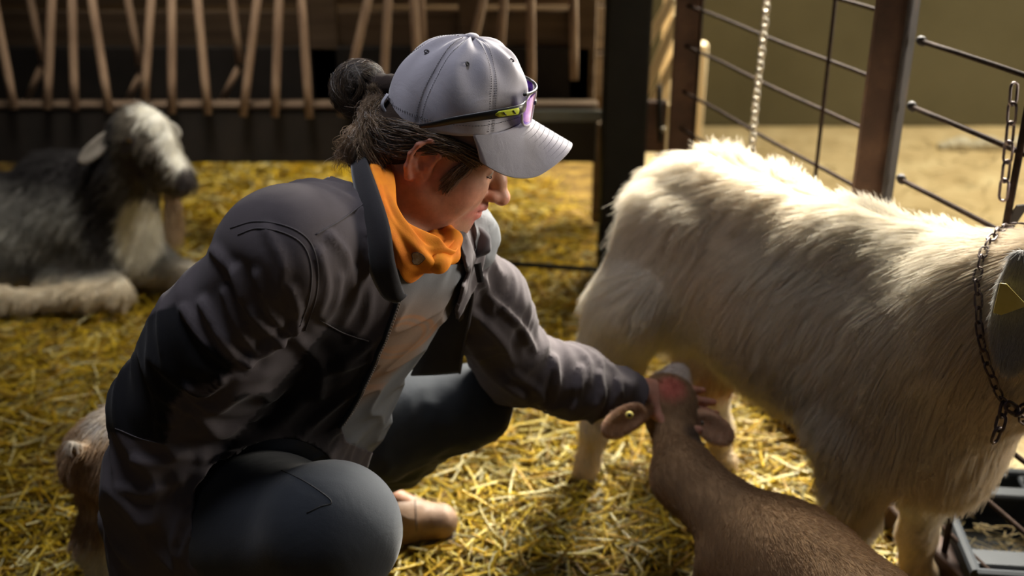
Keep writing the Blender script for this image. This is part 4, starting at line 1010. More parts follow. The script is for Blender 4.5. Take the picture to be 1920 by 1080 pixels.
# boots
M_BOOT = mottled('tan_boot_leather', [(.3, (.17, .10, .06)), (.55, (.28, .17, .105)), (.75, (.36, .235, .155))], 16, .6, .4, 80, .0015)
M_SOLE = mottled('boot_sole', [(.3, (.05, .035, .025)), (.7, (.10, .075, .055))], 30, .8)
for A_, d_ in ((LA, unit(v3(1, .12, 0))), (RA, unit(v3(1, -.2, 0)))):
    s_ = Sculpt(); c_ = np.cross((0, 0, 1), d_); g0 = v3(A_[0], A_[1], .012)
    s_.chain([A_ + v3(0, 0, .02), g0 + v3(0, 0, .085) - d_ * .01], [.048, .046], .03)
    s_.cap(g0 + d_ * -.03 + v3(0, 0, .045), g0 + d_ * .08 + v3(0, 0, .048), .038, .040, .03).cap(g0 + d_ * .08 + v3(0, 0, .048), g0 + d_ * .165 + v3(0, 0, .043), .042, .036, .03)
    s_.cap(g0 + d_ * .02 + v3(0, 0, .09), g0 + d_ * .10 + v3(0, 0, .062), .038, .034, .03)
    s_.ell(g0 + v3(0, 0, -.03), (.4, .4, .042), .003, 's')
    V, Fc = s_.mesh(.004); n_ = vnormals(V, Fc); V = V + n_ * (.0010 * ridges(V, c_, 160, 23, 2, .2))[:, None]
    bt = mesh_obj('boot', V, Fc, M_BOOT, person); _bt = (V, Fc)
    s_ = Sculpt(); s_.cap(g0 + d_ * -.03 + v3(0, 0, .012), g0 + d_ * .07 + v3(0, 0, .012), .042, .040, .02, 'u', ((0, 0, 1), .3)); s_.cap(g0 + d_ * .07 + v3(0, 0, .012), g0 + d_ * .165 + v3(0, 0, .012), .044, .040, .02, 'u', ((0, 0, 1), .3))
    V, Fc = s_.mesh(.004); mesh_obj('sole', V, Fc, M_SOLE, bt)
    bb = bvh_of(*_bt); tc_ = []
    for a in np.linspace(-1.35, 1.35, 13):
        h_ = bb.ray_cast(Vector(g0 + d_ * .118 + v3(0, 0, .045)) + Vector((c_ * math.sin(a) + v3(0, 0, 1) * math.cos(a)) * .2), -Vector(c_ * math.sin(a) + v3(0, 0, 1) * math.cos(a)))
        if h_[0] is not None: tc_.append(np.array(h_[0]))
    mesh_obj('toe_seam', *tube(tc_, .0014, 6), M_SOLE, bt)
    for k in range(4):
        p0 = g0 + d_ * (.035 + k * .019) + v3(0, 0, .125 - k * .0125); mesh_obj('lace', *tube(spline([p0 - c_ * .026 + v3(0, 0, -.010), p0 + v3(0, 0, .006), p0 + c_ * .026 + d_ * .01 + v3(0, 0, -.010)], 5), .0022, 6), M_SOLE, bt)

# jacket
j = Sculpt()
j.ell(CH + tf * -.002, (.120, .165, .170), .08, 'u', TR); j.ell(BE + v3(-.005, -.008, -.005), (.130, .170, .165), .09, 'u', TR)
j.ell(BE + v3(-.07, -.04, -.14), (.160, .19, .13), .08)
j.cap(RS + v3(.0, .02, .005), LS + v3(-.03, -.03, -.005), .078, .058, .05)
j.cap(RS * .6 + NB * .4 + v3(-.01, .02, .0), NB + v3(-.045, .01, .005), .060, .060, .05)
j.cap(RS * .3 + NB * .7 + v3(-.02, .06, -.05), BE + v3(-.06, .03, .03), .08, .10, .08)
j.chain([RS, RS * .45 + RE * .55 + v3(0, 0, .008), RE], [.082, .078, .066], .05).chain([RE, RE * .5 + RW * .5 + v3(-.006, 0, 0), RW + v3(0, 0, -.02)], [.066, .060, .047], .03)
j.chain([LS + v3(-.02, 0, -.02), LS * .5 + LE * .5 + v3(-.008, 0, -.004), LE], [.060, .060, .058], .05).chain([LE, LE * .5 + LW * .5 + v3(0, 0, -.006), LW + unit(LW - LE) * .03], [.062, .056, .037], .03)
j.cap(RH + v3(-.02, -.01, .03), RH * .38 + RK * .62 + v3(0, 0, .004), .114, .098, .06)
# crumpled cloth at the bends of the elbows
ea = unit(RE - RS); fa = unit(RW - RE)
for k, (tt, rr_) in enumerate([(.60, .016), (.74, .018), (.88, .017)]):
    p = RS + (RE - RS) * tt; j.cap(p + v3(.030, -.055, -.015), p + v3(.075, .0, -.035 - .01 * k), .020, rr_, .018)
for k, tt in enumerate((.12, .26, .40)):
    p = RE + (RW - RE) * tt; j.cap(p + v3(-.01, -.045, .012), p + v3(.050, -.018, -.004), .016, .018, .016)
la = LW - LE
for k, tt in enumerate((.02, .2, .42, .66, .86)):
    p = LE + la * tt; r_ = .050 - .016 * tt; j.cap(p + v3(-.012, -r_ * .6, r_ * .8), p + v3(.010, -r_ * .8, -r_ * .7), .014, .012, .016)
JV, JF = j.mesh(.0062)
JV = relax(JV, JF, 1); n_ = vnormals(JV, JF); tA, dA = seg_t(JV, RS, RE); tB, dB = seg_t(JV, RE, RW); tC, dC = seg_t(JV, LS, LE); tD, dD = seg_t(JV, LE, LW)
arm = np.minimum(dA, dB) < .10; larm = np.minimum(dC, dD) < .09
w1 = np.where(arm, .012 * ridges(JV, unit(RE - RS) * .5 + v3(.6, -.5, -.2), 95, 31, 1.8, .25) * smooth01(tA + tB, .0, .8), 0)
w2 = np.where(larm, .009 * ridges(JV, unit(LE - LS) * .3 + v3(.1, 0.3, .8), 105, 37, 1.8, .3), 0)
w3 = np.where(~arm & ~larm, .009 * ridges(JV, tu * .9 + tl * .5, 75, 41, 1.8, .18), 0)
JV = JV + n_ * (w1 + w2 + w3 + .004 * wob(JV, 30, 43))[:, None]; JV = relax(JV, JF, 1)
# the folds of the cloth, each a long soft ridge between hollows
FOLDS = [([(442, 505), (460, 573), (496, 614), (528, 641)], 9, .010), ([(478, 514), (501, 578), (533, 618)], 8, .008), ([(378, 568), (415, 637), (451, 678), (469, 682)], 10, .011), ([(342, 578), (378, 637), (433, 687)], 8, .010),
         ([(419, 546), (442, 605), (478, 659)], 8, .009), ([(546, 541), (560, 587), (551, 623)], 8, .007), ([(460, 684), (515, 650), (560, 614)], 9, .012), ([(351, 727), (383, 737), (415, 714)], 9, .011), ([(345, 775), (322, 792), (300, 790)], 8, .008),
         ([(400, 470), (440, 520), (455, 560)], 10, .007), ([(500, 430), (530, 500), (520, 560)], 12, .005), ([(669, 509), (664, 568), (646, 605)], 8, .004), ([(696, 546), (687, 605), (660, 637)], 8, .004), ([(640, 520), (630, 570), (610, 600)], 9, .006), ([(345, 850), (300, 870), (250, 865)], 10, .006), ([(335, 900), (280, 925), (225, 915)], 10, .006),
         ([(380, 860), (470, 850), (560, 845)], 10, .008), ([(620, 440), (650, 480), (660, 530)], 9, .006), ([(600, 470), (615, 540), (600, 590)], 9, .006), ([(560, 640), (600, 680), (600, 740)], 12, .007),
         ([(925, 560), (975, 610), (1000, 655)], 7, .011), ([(890, 590), (940, 640), (960, 680)], 9, .010), ([(905, 520), (925, 580)], 8, .009), ([(960, 700), (1010, 735), (1020, 765)], 8, .009), ([(1040, 670), (1045, 720), (1035, 770)], 7, .009), ([(1090, 690), (1085, 740), (1070, 785)], 7, .010), ([(1125, 700), (1130, 745), (1110, 790)], 6, .009), ([(1160, 712), (1165, 750), (1150, 790)], 5, .007), ([(880, 640), (920, 700), (980, 745)], 10, .009)]
px, py = proj(JV); n_ = vnormals(JV, JF); fr_ = (n_ @ unit(v3(0, -.91, .41)) > -.1).astype(float)
for pts, w_, am in FOLDS:
    sp_ = spline(np.array([(x, y, 0) for x, y in pts]), 5)[:, :2]; d_ = np.full(len(JV), 1e9)
    for i in range(len(sp_) - 1):
        a, c = sp_[i], sp_[i+1]; e = c - a; t_ = np.clip(((px - a[0]) * e[0] + (py - a[1]) * e[1]) / (e @ e + 1e-9), 0, 1); d_ = np.minimum(d_, np.hypot(px - a[0] - t_ * e[0], py - a[1] - t_ * e[1]))
    rt_ = larm if min(p_[0] for p_ in pts) > 850 else ~larm
    dd_ = am * rt_ * (1.35 * np.exp(-(d_ / w_) ** 2) - .6 * np.exp(-(d_ / (2.2 * w_)) ** 2)) * fr_
    JV = JV + n_ * dd_[:, None]
JV = relax(JV, JF, 1, .4)
# openings: neck, cuffs, hem, the open front
gcl = np.full(len(JV), -1.0)
gcl = np.maximum(gcl, np.minimum(.12 - np.linalg.norm(JV - NB, axis=1), (JV - (NB + nd * .012)) @ nd))
gcl = np.maximum(gcl, np.minimum(.10 - np.linalg.norm(JV - LW, axis=1), (JV - (LW + unit(la) * .006)) @ unit(la)))
gcl = np.maximum(gcl, np.minimum(.12 - np.linalg.norm(JV - RW, axis=1), (JV - (RW + v3(0, 0, -.03))) @ v3(0, 0, -1)))
gcl = np.maximum(gcl, np.minimum(dB - .075, np.maximum(.25 + .02 * wob(JV, 9, 3) - JV[:, 2], np.minimum((JV - (RH * .42 + RK * .58)) @ unit(RK - RH) + .012 * wob(JV, 14, 4), .122 - seg_t(JV, RH, RK)[1]))))
JV, JF = clip(JV, JF, gcl)
px, py = proj(JV)
front = (JV - (CH + BE) / 2) @ tf
OPEN = [(690, 300), (712, 380), (728, 450), (738, 505), (752, 552), (735, 605), (712, 660), (690, 712), (664, 762), (640, 803), (650, 830), (700, 850), (790, 810), (872, 760), (868, 690), (866, 640), (858, 585), (872, 535), (880, 512), (868, 470), (858, 430), (800, 300)]
go = poly_sd(px, py, OPEN) / 1400
JV, JF = clip(JV, JF, np.where(front > -.02, -go, -1))
px, py = proj(JV); tA, dA = seg_t(JV, RS, RE); tB, dB = seg_t(JV, RE, RW)
JC = np.tile((.090, .077, .082), (len(JV), 1)).astype(float)
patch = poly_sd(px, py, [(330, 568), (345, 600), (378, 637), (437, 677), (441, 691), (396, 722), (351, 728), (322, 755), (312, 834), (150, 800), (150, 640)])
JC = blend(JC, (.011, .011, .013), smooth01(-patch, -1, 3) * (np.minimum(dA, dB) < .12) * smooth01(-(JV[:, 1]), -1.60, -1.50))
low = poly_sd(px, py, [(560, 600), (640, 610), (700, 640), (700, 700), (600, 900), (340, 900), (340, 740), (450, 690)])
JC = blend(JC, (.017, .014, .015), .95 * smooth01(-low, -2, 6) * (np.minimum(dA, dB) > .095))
arm2 = poly_sd(px, py, [(900, 560), (935, 545), (960, 600), (1010, 640), (1010, 660), (960, 700), (900, 690), (880, 620)])
M_JACK = attr_mat('jacket_canvas', .9, 0, .12, (10, .85, 1.12), .35, 900, .0006)
_b = M_JACK.node_tree.nodes['Principled BSDF']; _b.inputs['Sheen Weight'].default_value = .06
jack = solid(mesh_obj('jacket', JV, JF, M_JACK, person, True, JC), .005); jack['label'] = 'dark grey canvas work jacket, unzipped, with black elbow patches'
jbv = bvh_of(JV, JF)
M_SEAM = mottled('jacket_seam', [(.3, (.055, .048, .052)), (.7, (.085, .075, .08))], 30, .85)
for pts in ([(432, 428), (480, 415), (540, 425), (580, 452), (596, 500), (592, 560), (572, 620)], [(446, 440), (484, 428), (536, 438), (570, 462), (584, 505), (580, 560), (562, 612)],
            [(592, 440), (640, 412), (690, 376)], [(600, 600), (645, 625), (692, 640)], [(312, 834), (262, 822), (216, 803)]):
    seam('seam', jbv, pts, .0010, M_SEAM, jack, .0002, 8)
# zip along the near edge: tape and teeth
zp = [(752, 552), (735, 605), (712, 660), (690, 712), (664, 762), (640, 800)]
zpts = [hit(jbv, x - 5, y, .002) for x, y in spline(np.array([(x, y, 0) for x, y in zp]), 14)[:, :2]]; zpts = relax_path([p for p in zpts if p is not None])
ztape = mesh_obj('zip_tape', *tube(zpts, .0045, 6, flat=.4), M_THREAD, jack)
M_ZIP = mottled('zip_teeth', [(.3, (.22, .19, .17)), (.7, (.36, .31, .28))], 60, .45, 0, metal=.3)
zt_ = []
cum = np.concatenate([[0], np.cumsum(np.linalg.norm(np.diff(zpts, axis=0), axis=1))])
for i in range(int(cum[-1] / .0042)):
    p = v3(*[np.interp(i * .0042, cum, zpts[:, k]) for k in range(3)]); zt_.append(box(p + v3(.0035, -.001, 0), (.0042, .003, .0022)))
zo = mesh_obj('zip_teeth', *join(*zt_), M_ZIP, jack, False)
# collar: a standing band folded open, near side and far side
M_COL = cloth('black_collar_lining', (.016, .015, .017), (.026, .024, .027), .8, 800, .06, 20, .3)
def band(edge_a, edge_b, n=8, m=7, bulge=.010, out=v3(.3, -.9, .2)):
    A_ = spline(edge_a, n); B_ = spline(edge_b, n); rows = []
    for i in range(len(A_)):
        rows.append([A_[i] * (1 - t) + B_[i] * t + out * bulge * math.sin(math.pi * t) for t in np.linspace(0, 1, m)])
    return ribbon(rows)
ea_ = [at(682, 300, 1.60), at(668, 296, 1.54), at(664, 320, 1.47), at(675, 380, 1.40), at(688, 440, 1.365), at(697, 500, 1.35), at(720, 548, 1.345), at(740, 560, 1.345)]
eb_ = [at(700, 290, 1.60), at(686, 283, 1.54), at(690, 305, 1.465), at(712, 370, 1.39), at(730, 430, 1.352), at(738, 490, 1.335), at(750, 545, 1.338), at(756, 556, 1.342)]
co = solid(mesh_obj('collar', *band(ea_, eb_), M_COL, jack), .006); co['label'] = 'black inner band of the open collar'
ea_ = [at(800, 470, 1.60), at(830, 455, 1.60), at(862, 438, 1.58), at(893, 424, 1.57), at(918, 440, 1.56), at(921, 462, 1.555)]
eb_ = [at(800, 520, 1.60), at(835, 512, 1.58), at(858, 500, 1.56), at(872, 495, 1.55), at(885, 488, 1.545), at(912, 478, 1.55)]
co = solid(mesh_obj('collar', *band(ea_, eb_, 8, 7, .008), M_JACK, jack, True, None), .006)
_me = co.data; _a = _me.color_attributes.new('tone', 'FLOAT_COLOR', 'POINT'); _a.data.foreach_set('color', np.tile((.085, .08, .09, 1), (len(_me.vertices), 1)).astype(np.float32).ravel())
# far front panel hanging open
ea_ = [at(880, 505, 1.545), at(888, 540, 1.55), at(880, 600, 1.57), at(868, 660, 1.60), at(862, 700, 1.62)]
eb_ = [at(820, 505, 1.60), at(815, 560, 1.60), at(800, 610, 1.60), at(785, 655, 1.60), at(770, 705, 1.60)]
pn = solid(mesh_obj('lapel', *band(ea_, eb_, 8, 5, .004), M_COL, jack), .004)
mesh_obj('lapel_edge', *tube(spline(ea_, 10), .0022, 6), M_SEAM, jack)
mesh_obj('chest_tab', *band([at(888, 495, 1.53), at(895, 530, 1.53)], [at(902, 492, 1.53), at(908, 528, 1.53)], 4, 4, .003), M_COL, jack)

# neck gaiter: an orange tube scarf hanging in a loop
M_GAIT = mottled('orange_fleece', [(.3, (.72, .17, .004)), (.55, (.84, .26, .006)), (.75, (.84, .33, .012))], 22, .8, .4, 500, .0008)
gp = [at(704, 300, 1.51), at(708, 332, 1.45), at(722, 385, 1.405), at(750, 440, 1.385), at(786, 484, 1.39), at(815, 484, 1.42), at(836, 455, 1.46), at(828, 428, 1.51), at(790, 395, 1.56), at(740, 350, 1.60), at(706, 300, 1.58)]
gs = spline(gp + gp[:1], 9)[:-1]; m_ = len(gs)
V = []; ns = 40
cen = np.mean(gs, 0)
for i in range(m_):
    d = unit(gs[(i+1) % m_] - gs[i-1]); o_ = gs[i] - cen; o_ = unit(o_ - d * (o_ @ d)); u_ = np.cross(d, o_); ph = i / m_
    wd_ = .0255 + .007 * math.sin(ph * 6.28 * 1 + 4.2) ; wd_ = .0155 + .013 * math.exp(-((ph - .38) / .16) ** 2) + .004 * math.sin(ph * 19)
    tw = .9 * math.sin(ph * 6.28 + .6)
    for q_ in range(ns):
        a = 2 * math.pi * q_ / ns; fold = 1 + .22 * math.sin(a * 5 + ph * 14) + .11 * math.sin(a * 9 - ph * 23)
        x_, y_ = math.cos(a) * wd_ * fold, math.sin(a) * wd_ * .50 * fold
        V.append(gs[i] + u_ * (x_ * math.cos(tw) - y_ * math.sin(tw)) + o_ * (x_ * math.sin(tw) + y_ * math.cos(tw)))
Fc = [(i*ns+q_, i*ns+(q_+1) % ns, ((i+1) % m_)*ns+(q_+1) % ns, ((i+1) % m_)*ns+q_) for i in range(m_) for q_ in range(ns)]
gait = subsurf(mesh_obj('neck_gaiter', np.array(V), Fc, M_GAIT, person)); gait['label'] = 'bright orange tube scarf with small pale patches'
gbv = bvh_of(np.array(V), Fc)
# knot-like fold at the throat
kn = Sculpt(); kn.chain([at(806, 452, 1.45), at(802, 475, 1.405), at(822, 492, 1.395), at(846, 478, 1.43)], [.010, .013, .013, .009], .012).chain([at(846, 478, 1.43), at(850, 448, 1.46), at(838, 430, 1.49)], [.012, .011, .009], .01).chain([at(812, 430, 1.50), at(815, 455, 1.45), at(812, 478, 1.41)], [.009, .010, .008], .01)
V2, F2 = kn.mesh(.003); mesh_obj('fold', V2, F2, M_GAIT, gait)
M_MOTIF = mottled('pale_print', [(.4, (.55, .34, .18)), (.6, (.72, .60, .48))], 120, .8)
for (x, y, w) in ((782, 484, 12),):
    qs = [hit(gbv, x + w * math.cos(a) * (1 + .25 * math.cos(3 * a)), y + w * math.sin(a), .0012) for a in np.linspace(0, 6.28, 13)[:-1]]; c0 = hit(gbv, x, y, .0014)
    if all(p is not None for p in qs) and c0 is not None:
        V = np.array([c0] + qs); Fc = [(0, i + 1, (i + 1) % 12 + 1) for i in range(12)]; mesh_obj('printed_patch', V, Fc, M_MOTIF, gait)
        mesh_obj('patch_outline', *tube(V[1:], .0004, 5, closed=True), M_THREAD, gait)
# ------------------------------------------------------------------ cap
cp = R_(9); cf = v3(math.cos(cp) * math.cos(yaw), math.cos(cp) * math.sin(yaw), -math.sin(cp)); cl = v3(-math.sin(yaw), math.cos(yaw), 0); cu = np.cross(cf, cl)
CC = at(852, 207, 1.535); CA, CB, CHh = .0975, .081, .104
def cw(f, l, u): return CC + cf * f + cl * l + cu * u
def cap_pt(th, v, off=0.0):
    """th: angle, 0 at the front; v: 0 at the rim, 1 at the button."""
    ph = v * math.pi / 2; k = math.cos(ph) ** .78; z = math.sin(ph) ** 1.05 * CHh
    sg = math.cos(3 * th); groove = -.0016 * math.exp(-((abs(((th + math.pi / 6) % (math.pi / 3)) - math.pi / 6) / .035) ** 2)) * min(1, (1 - v) * 6)
    wr = .0022 * math.sin(th * 7 + v * 9) * math.sin(v * 5 + th * 2) + .0028 * math.sin(th * 11 + 2) * (1 - abs(v - .6) * 1.6 if abs(v - .6) < .6 else 0) * .6
    bulge = 1 + .03 * math.cos(th) * math.sin(ph)
    r = 1 * k * bulge; e = (groove + wr + off)
    f = (CA * r + e * k) * math.cos(th) + .010 * math.sin(ph) ** 2; l = (CB * r + e * k) * math.sin(th)
    u = z - .012 * (1 - v) * (math.sin(th) ** 2) + .004 * math.cos(th) * (1 - v) + e * math.sin(ph)
    return cw(f, l, u)
nt_, nv_ = 144, 34
V = [cap_pt(2 * math.pi * i / nt_, j_ / nv_) for j_ in range(nv_) for i in range(nt_)] + [cap_pt(0, .9999)]
Fc = [(j_*nt_+i, j_*nt_+(i+1) % nt_, (j_+1)*nt_+(i+1) % nt_, (j_+1)*nt_+i) for j_ in range(nv_-1) for i in range(nt_)]
Fc += [((nv_-1)*nt_+i, (nv_-1)*nt_+(i+1) % nt_, nv_*nt_) for i in range(nt_)]
# the half-moon opening above the strap at the back
keep = []
for f in Fc:
    c_ = np.mean([V[i] for i in f], 0) - CC; ff, ll, uu = c_ @ cf, c_ @ cl, c_ @ cu
    if ff < -.05 and (ll / .026) ** 2 + ((uu - .004) / .022) ** 2 < 1 and uu > .003: continue
    keep.append(f)
M_CAP = cloth('grey_cap_cotton', (.32, .305, .34), (.40, .38, .42), .85, 1100, .07, 26, .3)
capo = solid(mesh_obj('cap', V, keep, M_CAP, person), .0022); capo['label'] = 'faded grey baseball cap'
CAPV = np.array(V); cbv = bvh_of(CAPV, keep)
# stitches, eyelets, button
st = []
for k in range(6):
    th0 = k * math.pi / 3
    if k == 0: continue
    for sd in (-1, 1):
        for q_ in range(44):
            v0 = .03 + q_ * .0205; w_ = .0042 * sd / (CA * max(math.cos(v0 * 1.57) ** .78, .12))
            a = cap_pt(th0 + w_, v0, .0006); b_ = cap_pt(th0 + w_, v0 + .011, .0006); st.append(tube([a, b_], .00035, 4))
for q_ in range(150):
    th = q_ * 2 * math.pi / 150
    if abs(th - math.pi) < .4: continue
    a = cap_pt(th, .09, .0006); b_ = cap_pt(th + .022, .09, .0006); st.append(tube([a, b_], .00035, 4))
mesh_obj('stitching', *join(*st), M_THREAD, capo)
for k in range(6):
    th = (k + .5) * math.pi / 3; c_ = cap_pt(th, .60, .0012); a1 = unit(cap_pt(th + .03, .60) - c_); a2 = unit(cap_pt(th, .63) - c_)
    mesh_obj('eyelet', *tube([c_ + .0028 * (a1 * math.cos(t_) + a2 * math.sin(t_)) for t_ in np.linspace(0, 6.28, 13)[:-1]], .0009, 6, closed=True), M_SEAM if k % 2 else M_THREAD, capo)
s_ = Sculpt(); top = cap_pt(0, .999); s_.ell(top + cu * .001, (.0088, .0088, .0045), 0, 'u', np.stack([cf, cl, cu], 1)); V, Fc = s_.mesh(.0012); mesh_obj('button', V, Fc, M_CAP, capo)
# brim: curved, with rows of stitching
def brim_pt(a, t, off=0.0):
    """a -1..1 across, t 0..1 from the crown to the edge."""
    th = a * 1.30; inner = v3(math.cos(th) * CA * 1.0, math.sin(th) * CB * 1.0, 0)
    yo = a * .083; xo = CA + .072 * (1 - abs(a) ** 2.6) ** .6 - .056 * abs(a) ** 2
    outer = v3(xo, yo, 0); p = inner * (1 - t) + outer * t
    u = .001 - .012 * math.sin(th) ** 2 + .004 * math.cos(th) - .052 * (p[1] / .083) ** 2 * min(max((p[0] - .034) / .09, 0), 1) * (1 - (1 - t) ** 3) - .030 * t + off
    return cw(p[0], p[1], u)
na, ntt = 48, 16
rows = [[brim_pt(-1 + 2 * i / na, j_ / ntt) for i in range(na + 1)] for j_ in range(ntt + 1)]
br = solid(subsurf(mesh_obj('brim', *ribbon(rows), M_CAP, capo)), .0035, 0)
st = []
for r_ in range(8):
    t_ = .22 + r_ * .10
    for q_ in range(100):
        a = -.93 + q_ * .0188
        p = brim_pt(a * (1 - .0), t_ * 1.0, .0026); p2 = brim_pt(a + .009, t_, .0026); st.append(tube([p, p2], .0003, 4))
mesh_obj('brim_stitching', *join(*st), M_SEAM, br)
# strap at the back
sp = [cw(-CA * math.cos(a) - .001, CB * math.sin(a), .004) for a in np.linspace(-.55, .55, 12)]
mesh_obj('strap', *band([p - cu * .009 for p in sp[::3]], [p + cu * .009 for p in sp[::3]], 4, 4, .001), M_CAP, capo)
mesh_obj('strap_end', *tube(spline([cw(-.092, -.032, .018), cw(-.098, -.036, .004), cw(-.090, -.040, -.010)], 5), .0045, 8, flat=.35), mottled('pale_strap', [(.3, (.32, .32, .36)), (.7, (.42, .42, .46))], 20), capo)

# ------------------------------------------------------------------ sunglasses resting on the cap above the brim
M_FRAME = mottled('black_glasses_frame', [(.3, (.012, .012, .013)), (.7, (.02, .02, .022))], 20, .35, 0)
M_CLEAR = mottled('grey_lens_rim', [(.3, (.30, .28, .32)), (.7, (.45, .42, .46))], 20, .25, 0)
m, nt, b_ = new_mat('violet_mirror_lens'); M_LENS = m
lw = nt.nodes.new('ShaderNodeLayerWeight'); lw.inputs[0].default_value = .4; rp = ramp(nt, [(.0, (.10, .02, .42)), (.5, (.20, .06, .62)), (1, (.55, .30, .95))]); lk(nt, lw.outputs['Facing'], rp.inputs['Fac']); lk(nt, rp.outputs['Color'], b_.inputs['Base Color'])
b_.inputs['Metallic'].default_value = .75; b_.inputs['Roughness'].default_value = .12; b_.inputs['Coat Weight'].default_value = .6
GU = .030
def gl_pt(a, u, off): r = 1; return cw((CA + .005 + off) * math.cos(a) * r, (CB + .012 + off) * math.sin(a), GU + u)
sun = empty('sunglasses'); sun.parent = person; sun['label'] = 'sports sunglasses with violet mirrored lenses'
for sd in (-1, 1):
    rows = []; rim = []
    A0, A1 = .10, .60
    for i in range(15):
        a = A0 + (A1 - A0) * i / 14; x = i / 14 * 2 - 1; h = .0235 * (1 - abs(x) ** 3.2) ** .45; h = max(h, .003)
        rows.append([gl_pt(sd * a, -.004 + h * (-1 + 2 * k / 8) * (1 - .12 * x), .004) for k in range(9)])
    o = solid(mesh_obj('lens', *ribbon(rows), M_LENS, sun), .0018, 0)
    rim = [r_[0] for r_ in rows] + [r_[-1] for r_ in rows[::-1]]
    mesh_obj('lens_rim', *tube(rim, .0019, 7, closed=True), M_CLEAR, sun)
    # temple arm running back over the side of the cap
    tp = [gl_pt(sd * .60, .004, .006), cw(.080, sd * .078, GU + .003), cw(.045, sd * .093, GU - .004), cw(.0, sd * .092, GU - .018), cw(-.03, sd * .088, GU - .030), cw(-.045, sd * .082, GU - .036)]
    ts = spline(tp, 8); rr = np.interp(np.linspace(0, 1, len(ts)), [0, .12, .5, 1], [.0085, .0080, .0058, .0028])
    ar = mesh_obj('temple_arm', *tube(ts, rr * .35, 12, flat=2.9, up=cu), M_FRAME, sun)
    V, Fc = tube(ts[7:16], np.interp(np.arange(9), [0, 1, 7, 8], [.0004, .0016, .0014, .0004]), 10, flat=3.0, up=cu); V = V + cl * sd * .0022
    mesh_obj('logo_panel', V, Fc, mottled('neon_yellow', [(.3, (.48, .55, .02)), (.7, (.62, .68, .04))], 20, .5, 0) if sd < 0 else bpy.data.materials['neon_yellow'], ar)
    for q0_ in (9, 12): V, Fc = tube([ts[q0_] + cl * sd * .0043 - cu * .0025, ts[q0_+1] + cl * sd * .0043 + cu * .0022], .0009, 5); mesh_obj('logo_mark', V, Fc, M_FRAME, ar)
mesh_obj('brow_bar', *tube([gl_pt(a, .0195, .004) for a in np.linspace(-.62, .62, 20)], .0022, 8), M_FRAME, sun)
mesh_obj('bridge', *tube([gl_pt(a, .000, .005) for a in np.linspace(-.15, .15, 6)], .0030, 8), M_FRAME, sun)

# ------------------------------------------------------------------ hair
M_HAIRM = attr_mat('brown_grey_hair', .38, .15, .7)
HC = [(.075, .048, .032), (.15, .095, .055), (.035, .024, .018), (.34, .24, .15), (.42, .37, .32), (.25, .16, .085)]
hs = Sculpt(HM); hs.ell((.0, 0, .030), (.083, .0735, .070), .02).ell((-.045, 0, -.005), (.046, .060, .046), .03)
hs.ell((.004, -.086, -.012), (.020, .022, .038), .01, 's').ell((.004, .086, -.012), (.020, .022, .038), .01, 's')
hs.ell((.06, 0, -.035), (.07, .12, .055), .01, 's')
V, Fc = hs.mesh(.004)
hc_ = np.tile((.040, .026, .019), (len(V), 1)); hr = mesh_obj('hair', V, Fc, M_HIDE, person, True, hc_); hr['label'] = 'brown hair streaked with grey, tied in a bun'
BUN = at(674, 168, 1.56); BR = .0355
s_ = Sculpt(); s_.ell(BUN, (BR, BR * .95, BR * 1.02), .01); s_.cap(BUN + v3(.02, 0, -.005), cw(-.09, 0, .02), .022, .018, .02); V, Fc = s_.mesh(.004); bun = mesh_obj('bun', V, Fc, M_HIDE, hr, True, np.tile((.030, .020, .016), (len(V), 1)))
rh = np.random.default_rng(77)
def tones(n, w=(3, 3, 3, 1.2, 1, 2)):
    w = np.array(w, float); return np.array(HC)[rh.choice(6, n, p=w / w.sum())] * rh.uniform(.8, 1.2, (n, 1))
def lock(guides, n, spread, m=14, wave=.003, wf=(5, 12), tw=None, r=.00022, w=(3, 3, 3, 1.2, 1, 2), end=1.0):
    G = spline(guides, 8); idx = np.linspace(0, len(G) - 1, m); G = np.stack([np.interp(idx, np.arange(len(G)), G[:, k]) for k in range(3)], 1)
    t_ = np.linspace(0, 1, m)[None, :, None]; o0 = rh.normal(size=(n, 1, 3)) * spread; o1 = rh.normal(size=(n, 1, 3)) * spread * end
    ph = rh.random((n, 1, 1)) * 6.28; fr_ = rh.uniform(*wf, (n, 1, 1)); dv = rh.normal(size=(n, 1, 3))
    return G[None] + o0 * (1 - t_) + o1 * t_ + dv * wave * np.sin(ph + fr_ * t_) * np.minimum(t_ * 3, 1)
allp = []; allc = []
# side hair combed back from the temple under the cap to the bun
for k in range(95):
    a = rh.uniform(0, 1); side = -1 if k < 80 else 1
    f0 = .072 - .06 * a; u0 = .036 - .018 * rh.random()
    g = [hw(f0, side * (.066 + .006 * a), u0), hw(f0 * .45 - .01, side * .0775, .024 + .014 * rh.random()), hw(-.045, side * .071, -.006 + .040 * rh.random()), hw(-.080, side * .040, -.004 + .024 * rh.random()), cw(-.098, side * .012, -.004), cw(-.112, side * .006, .014)]
    allp.append(lock(g, 110, .0028, 12, .0028, (5, 14))); allc.append(tones(110, (3, 3, 3, 1.6, 1.2, 3)) * .8)
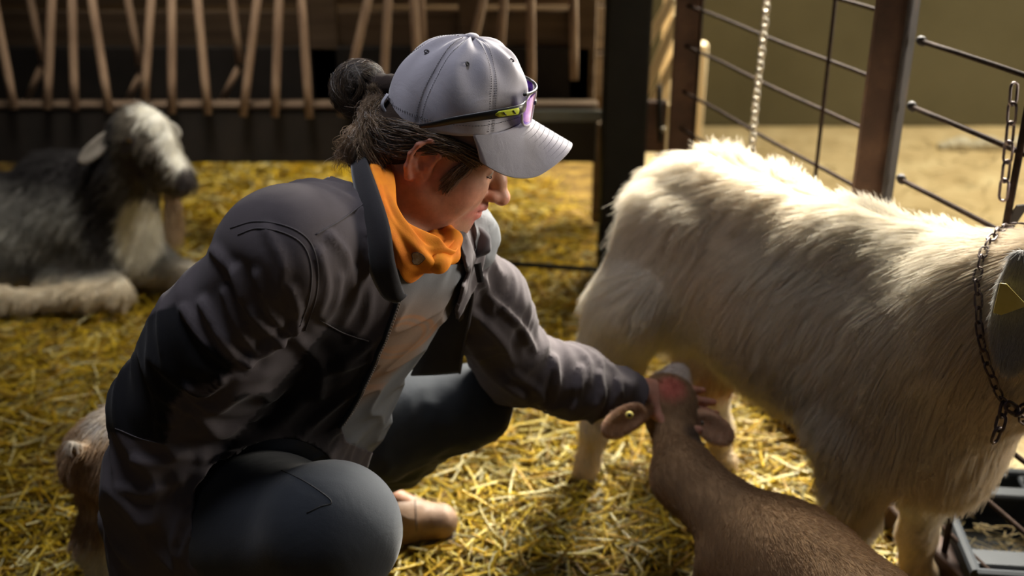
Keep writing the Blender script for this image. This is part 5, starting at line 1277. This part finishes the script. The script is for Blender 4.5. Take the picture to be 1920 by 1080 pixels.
# nape: hair pulled up, loose and wavy
for k in range(85):
    l0 = rh.uniform(-.07, .05); z0 = rh.uniform(-.055, .0)
    g = [hw(-.045 - .02 * (1 - abs(l0) / .07), l0, z0), hw(-.080, l0 * .8, z0 + .022), hw(-.092, l0 * .45, .018), cw(-.104, l0 * .2, .004)]
    allp.append(lock(g, 90, .0032, 12, .0050, (6, 18))); allc.append(tones(90, (1, 3, 0, 6, 1.5, 6)))
# sideburn in front of the ear
for k in range(22):
    g = [hw(.050 + .018 * rh.random(), -.064, .030), hw(.042 + .012 * rh.random(), -.071, .004), hw(.030 + .016 * rh.random(), -.068, -.018 - .016 * rh.random())]
    allp.append(lock(g, 80, .0018, 12, .0015, (2, 5), end=1.2)); allc.append(tones(80, (2, 2, 2, 2, 4, 1)))
# loose curls at the nape
for k in range(150):
    x, y = rh.uniform(650, 765), rh.uniform(228, 250); p0 = at(x + 20, y, 1.50 + .05 * rh.random()); p1 = at(x, y + 22, 1.49); p2 = at(x - rh.uniform(-8, 22), y + rh.uniform(30, 62), 1.49); p3 = at(x - rh.uniform(-20, 26), y + rh.uniform(40, 70), 1.49)
    allp.append(lock([p0, p1, p2, p3], 26, .0028, 12, .0038, (6, 14), end=2.0)); allc.append(tones(26, (0, 1, 0, 7, 1.5, 4)) * 1.25)
P_ = np.concatenate(allp); C_ = np.concatenate(allc); o = hair('hair_strands', P_, .00030, .00012, M_HAIRM, hr, np.clip(C_, 0, 1)); o['kind'] = 'stuff'
# bun strands wound round
bp_, bc_ = [], []
for k in range(130):
    ax = unit(v3(.3, -.8, .35) + rh.normal(size=3) * .45); e1 = unit(np.cross(ax, v3(0, 0, 1))); e2 = np.cross(ax, e1); h = rh.uniform(-.9, .9); st_ = rh.random() * 6.28; ln_ = rh.uniform(1.6, 3.4)
    aa = st_ + np.linspace(0, ln_, 6); rr = BR * 1.04 * math.sqrt(1 - (h * .92) ** 2)
    g = [BUN + ax * BR * h + (e1 * math.cos(a) + e2 * math.sin(a)) * rr for a in aa]
    bp_.append(lock(g, 60, .0026, 14, .0006, r=.0002)); bc_.append(tones(60, (3, 3, 4, .6, .5, 1.6)) * .6)
o = hair('bun_strands', np.concatenate(bp_), .00022, .00010, M_HAIRM, bun, np.clip(np.concatenate(bc_), 0, 1)); o['kind'] = 'stuff'
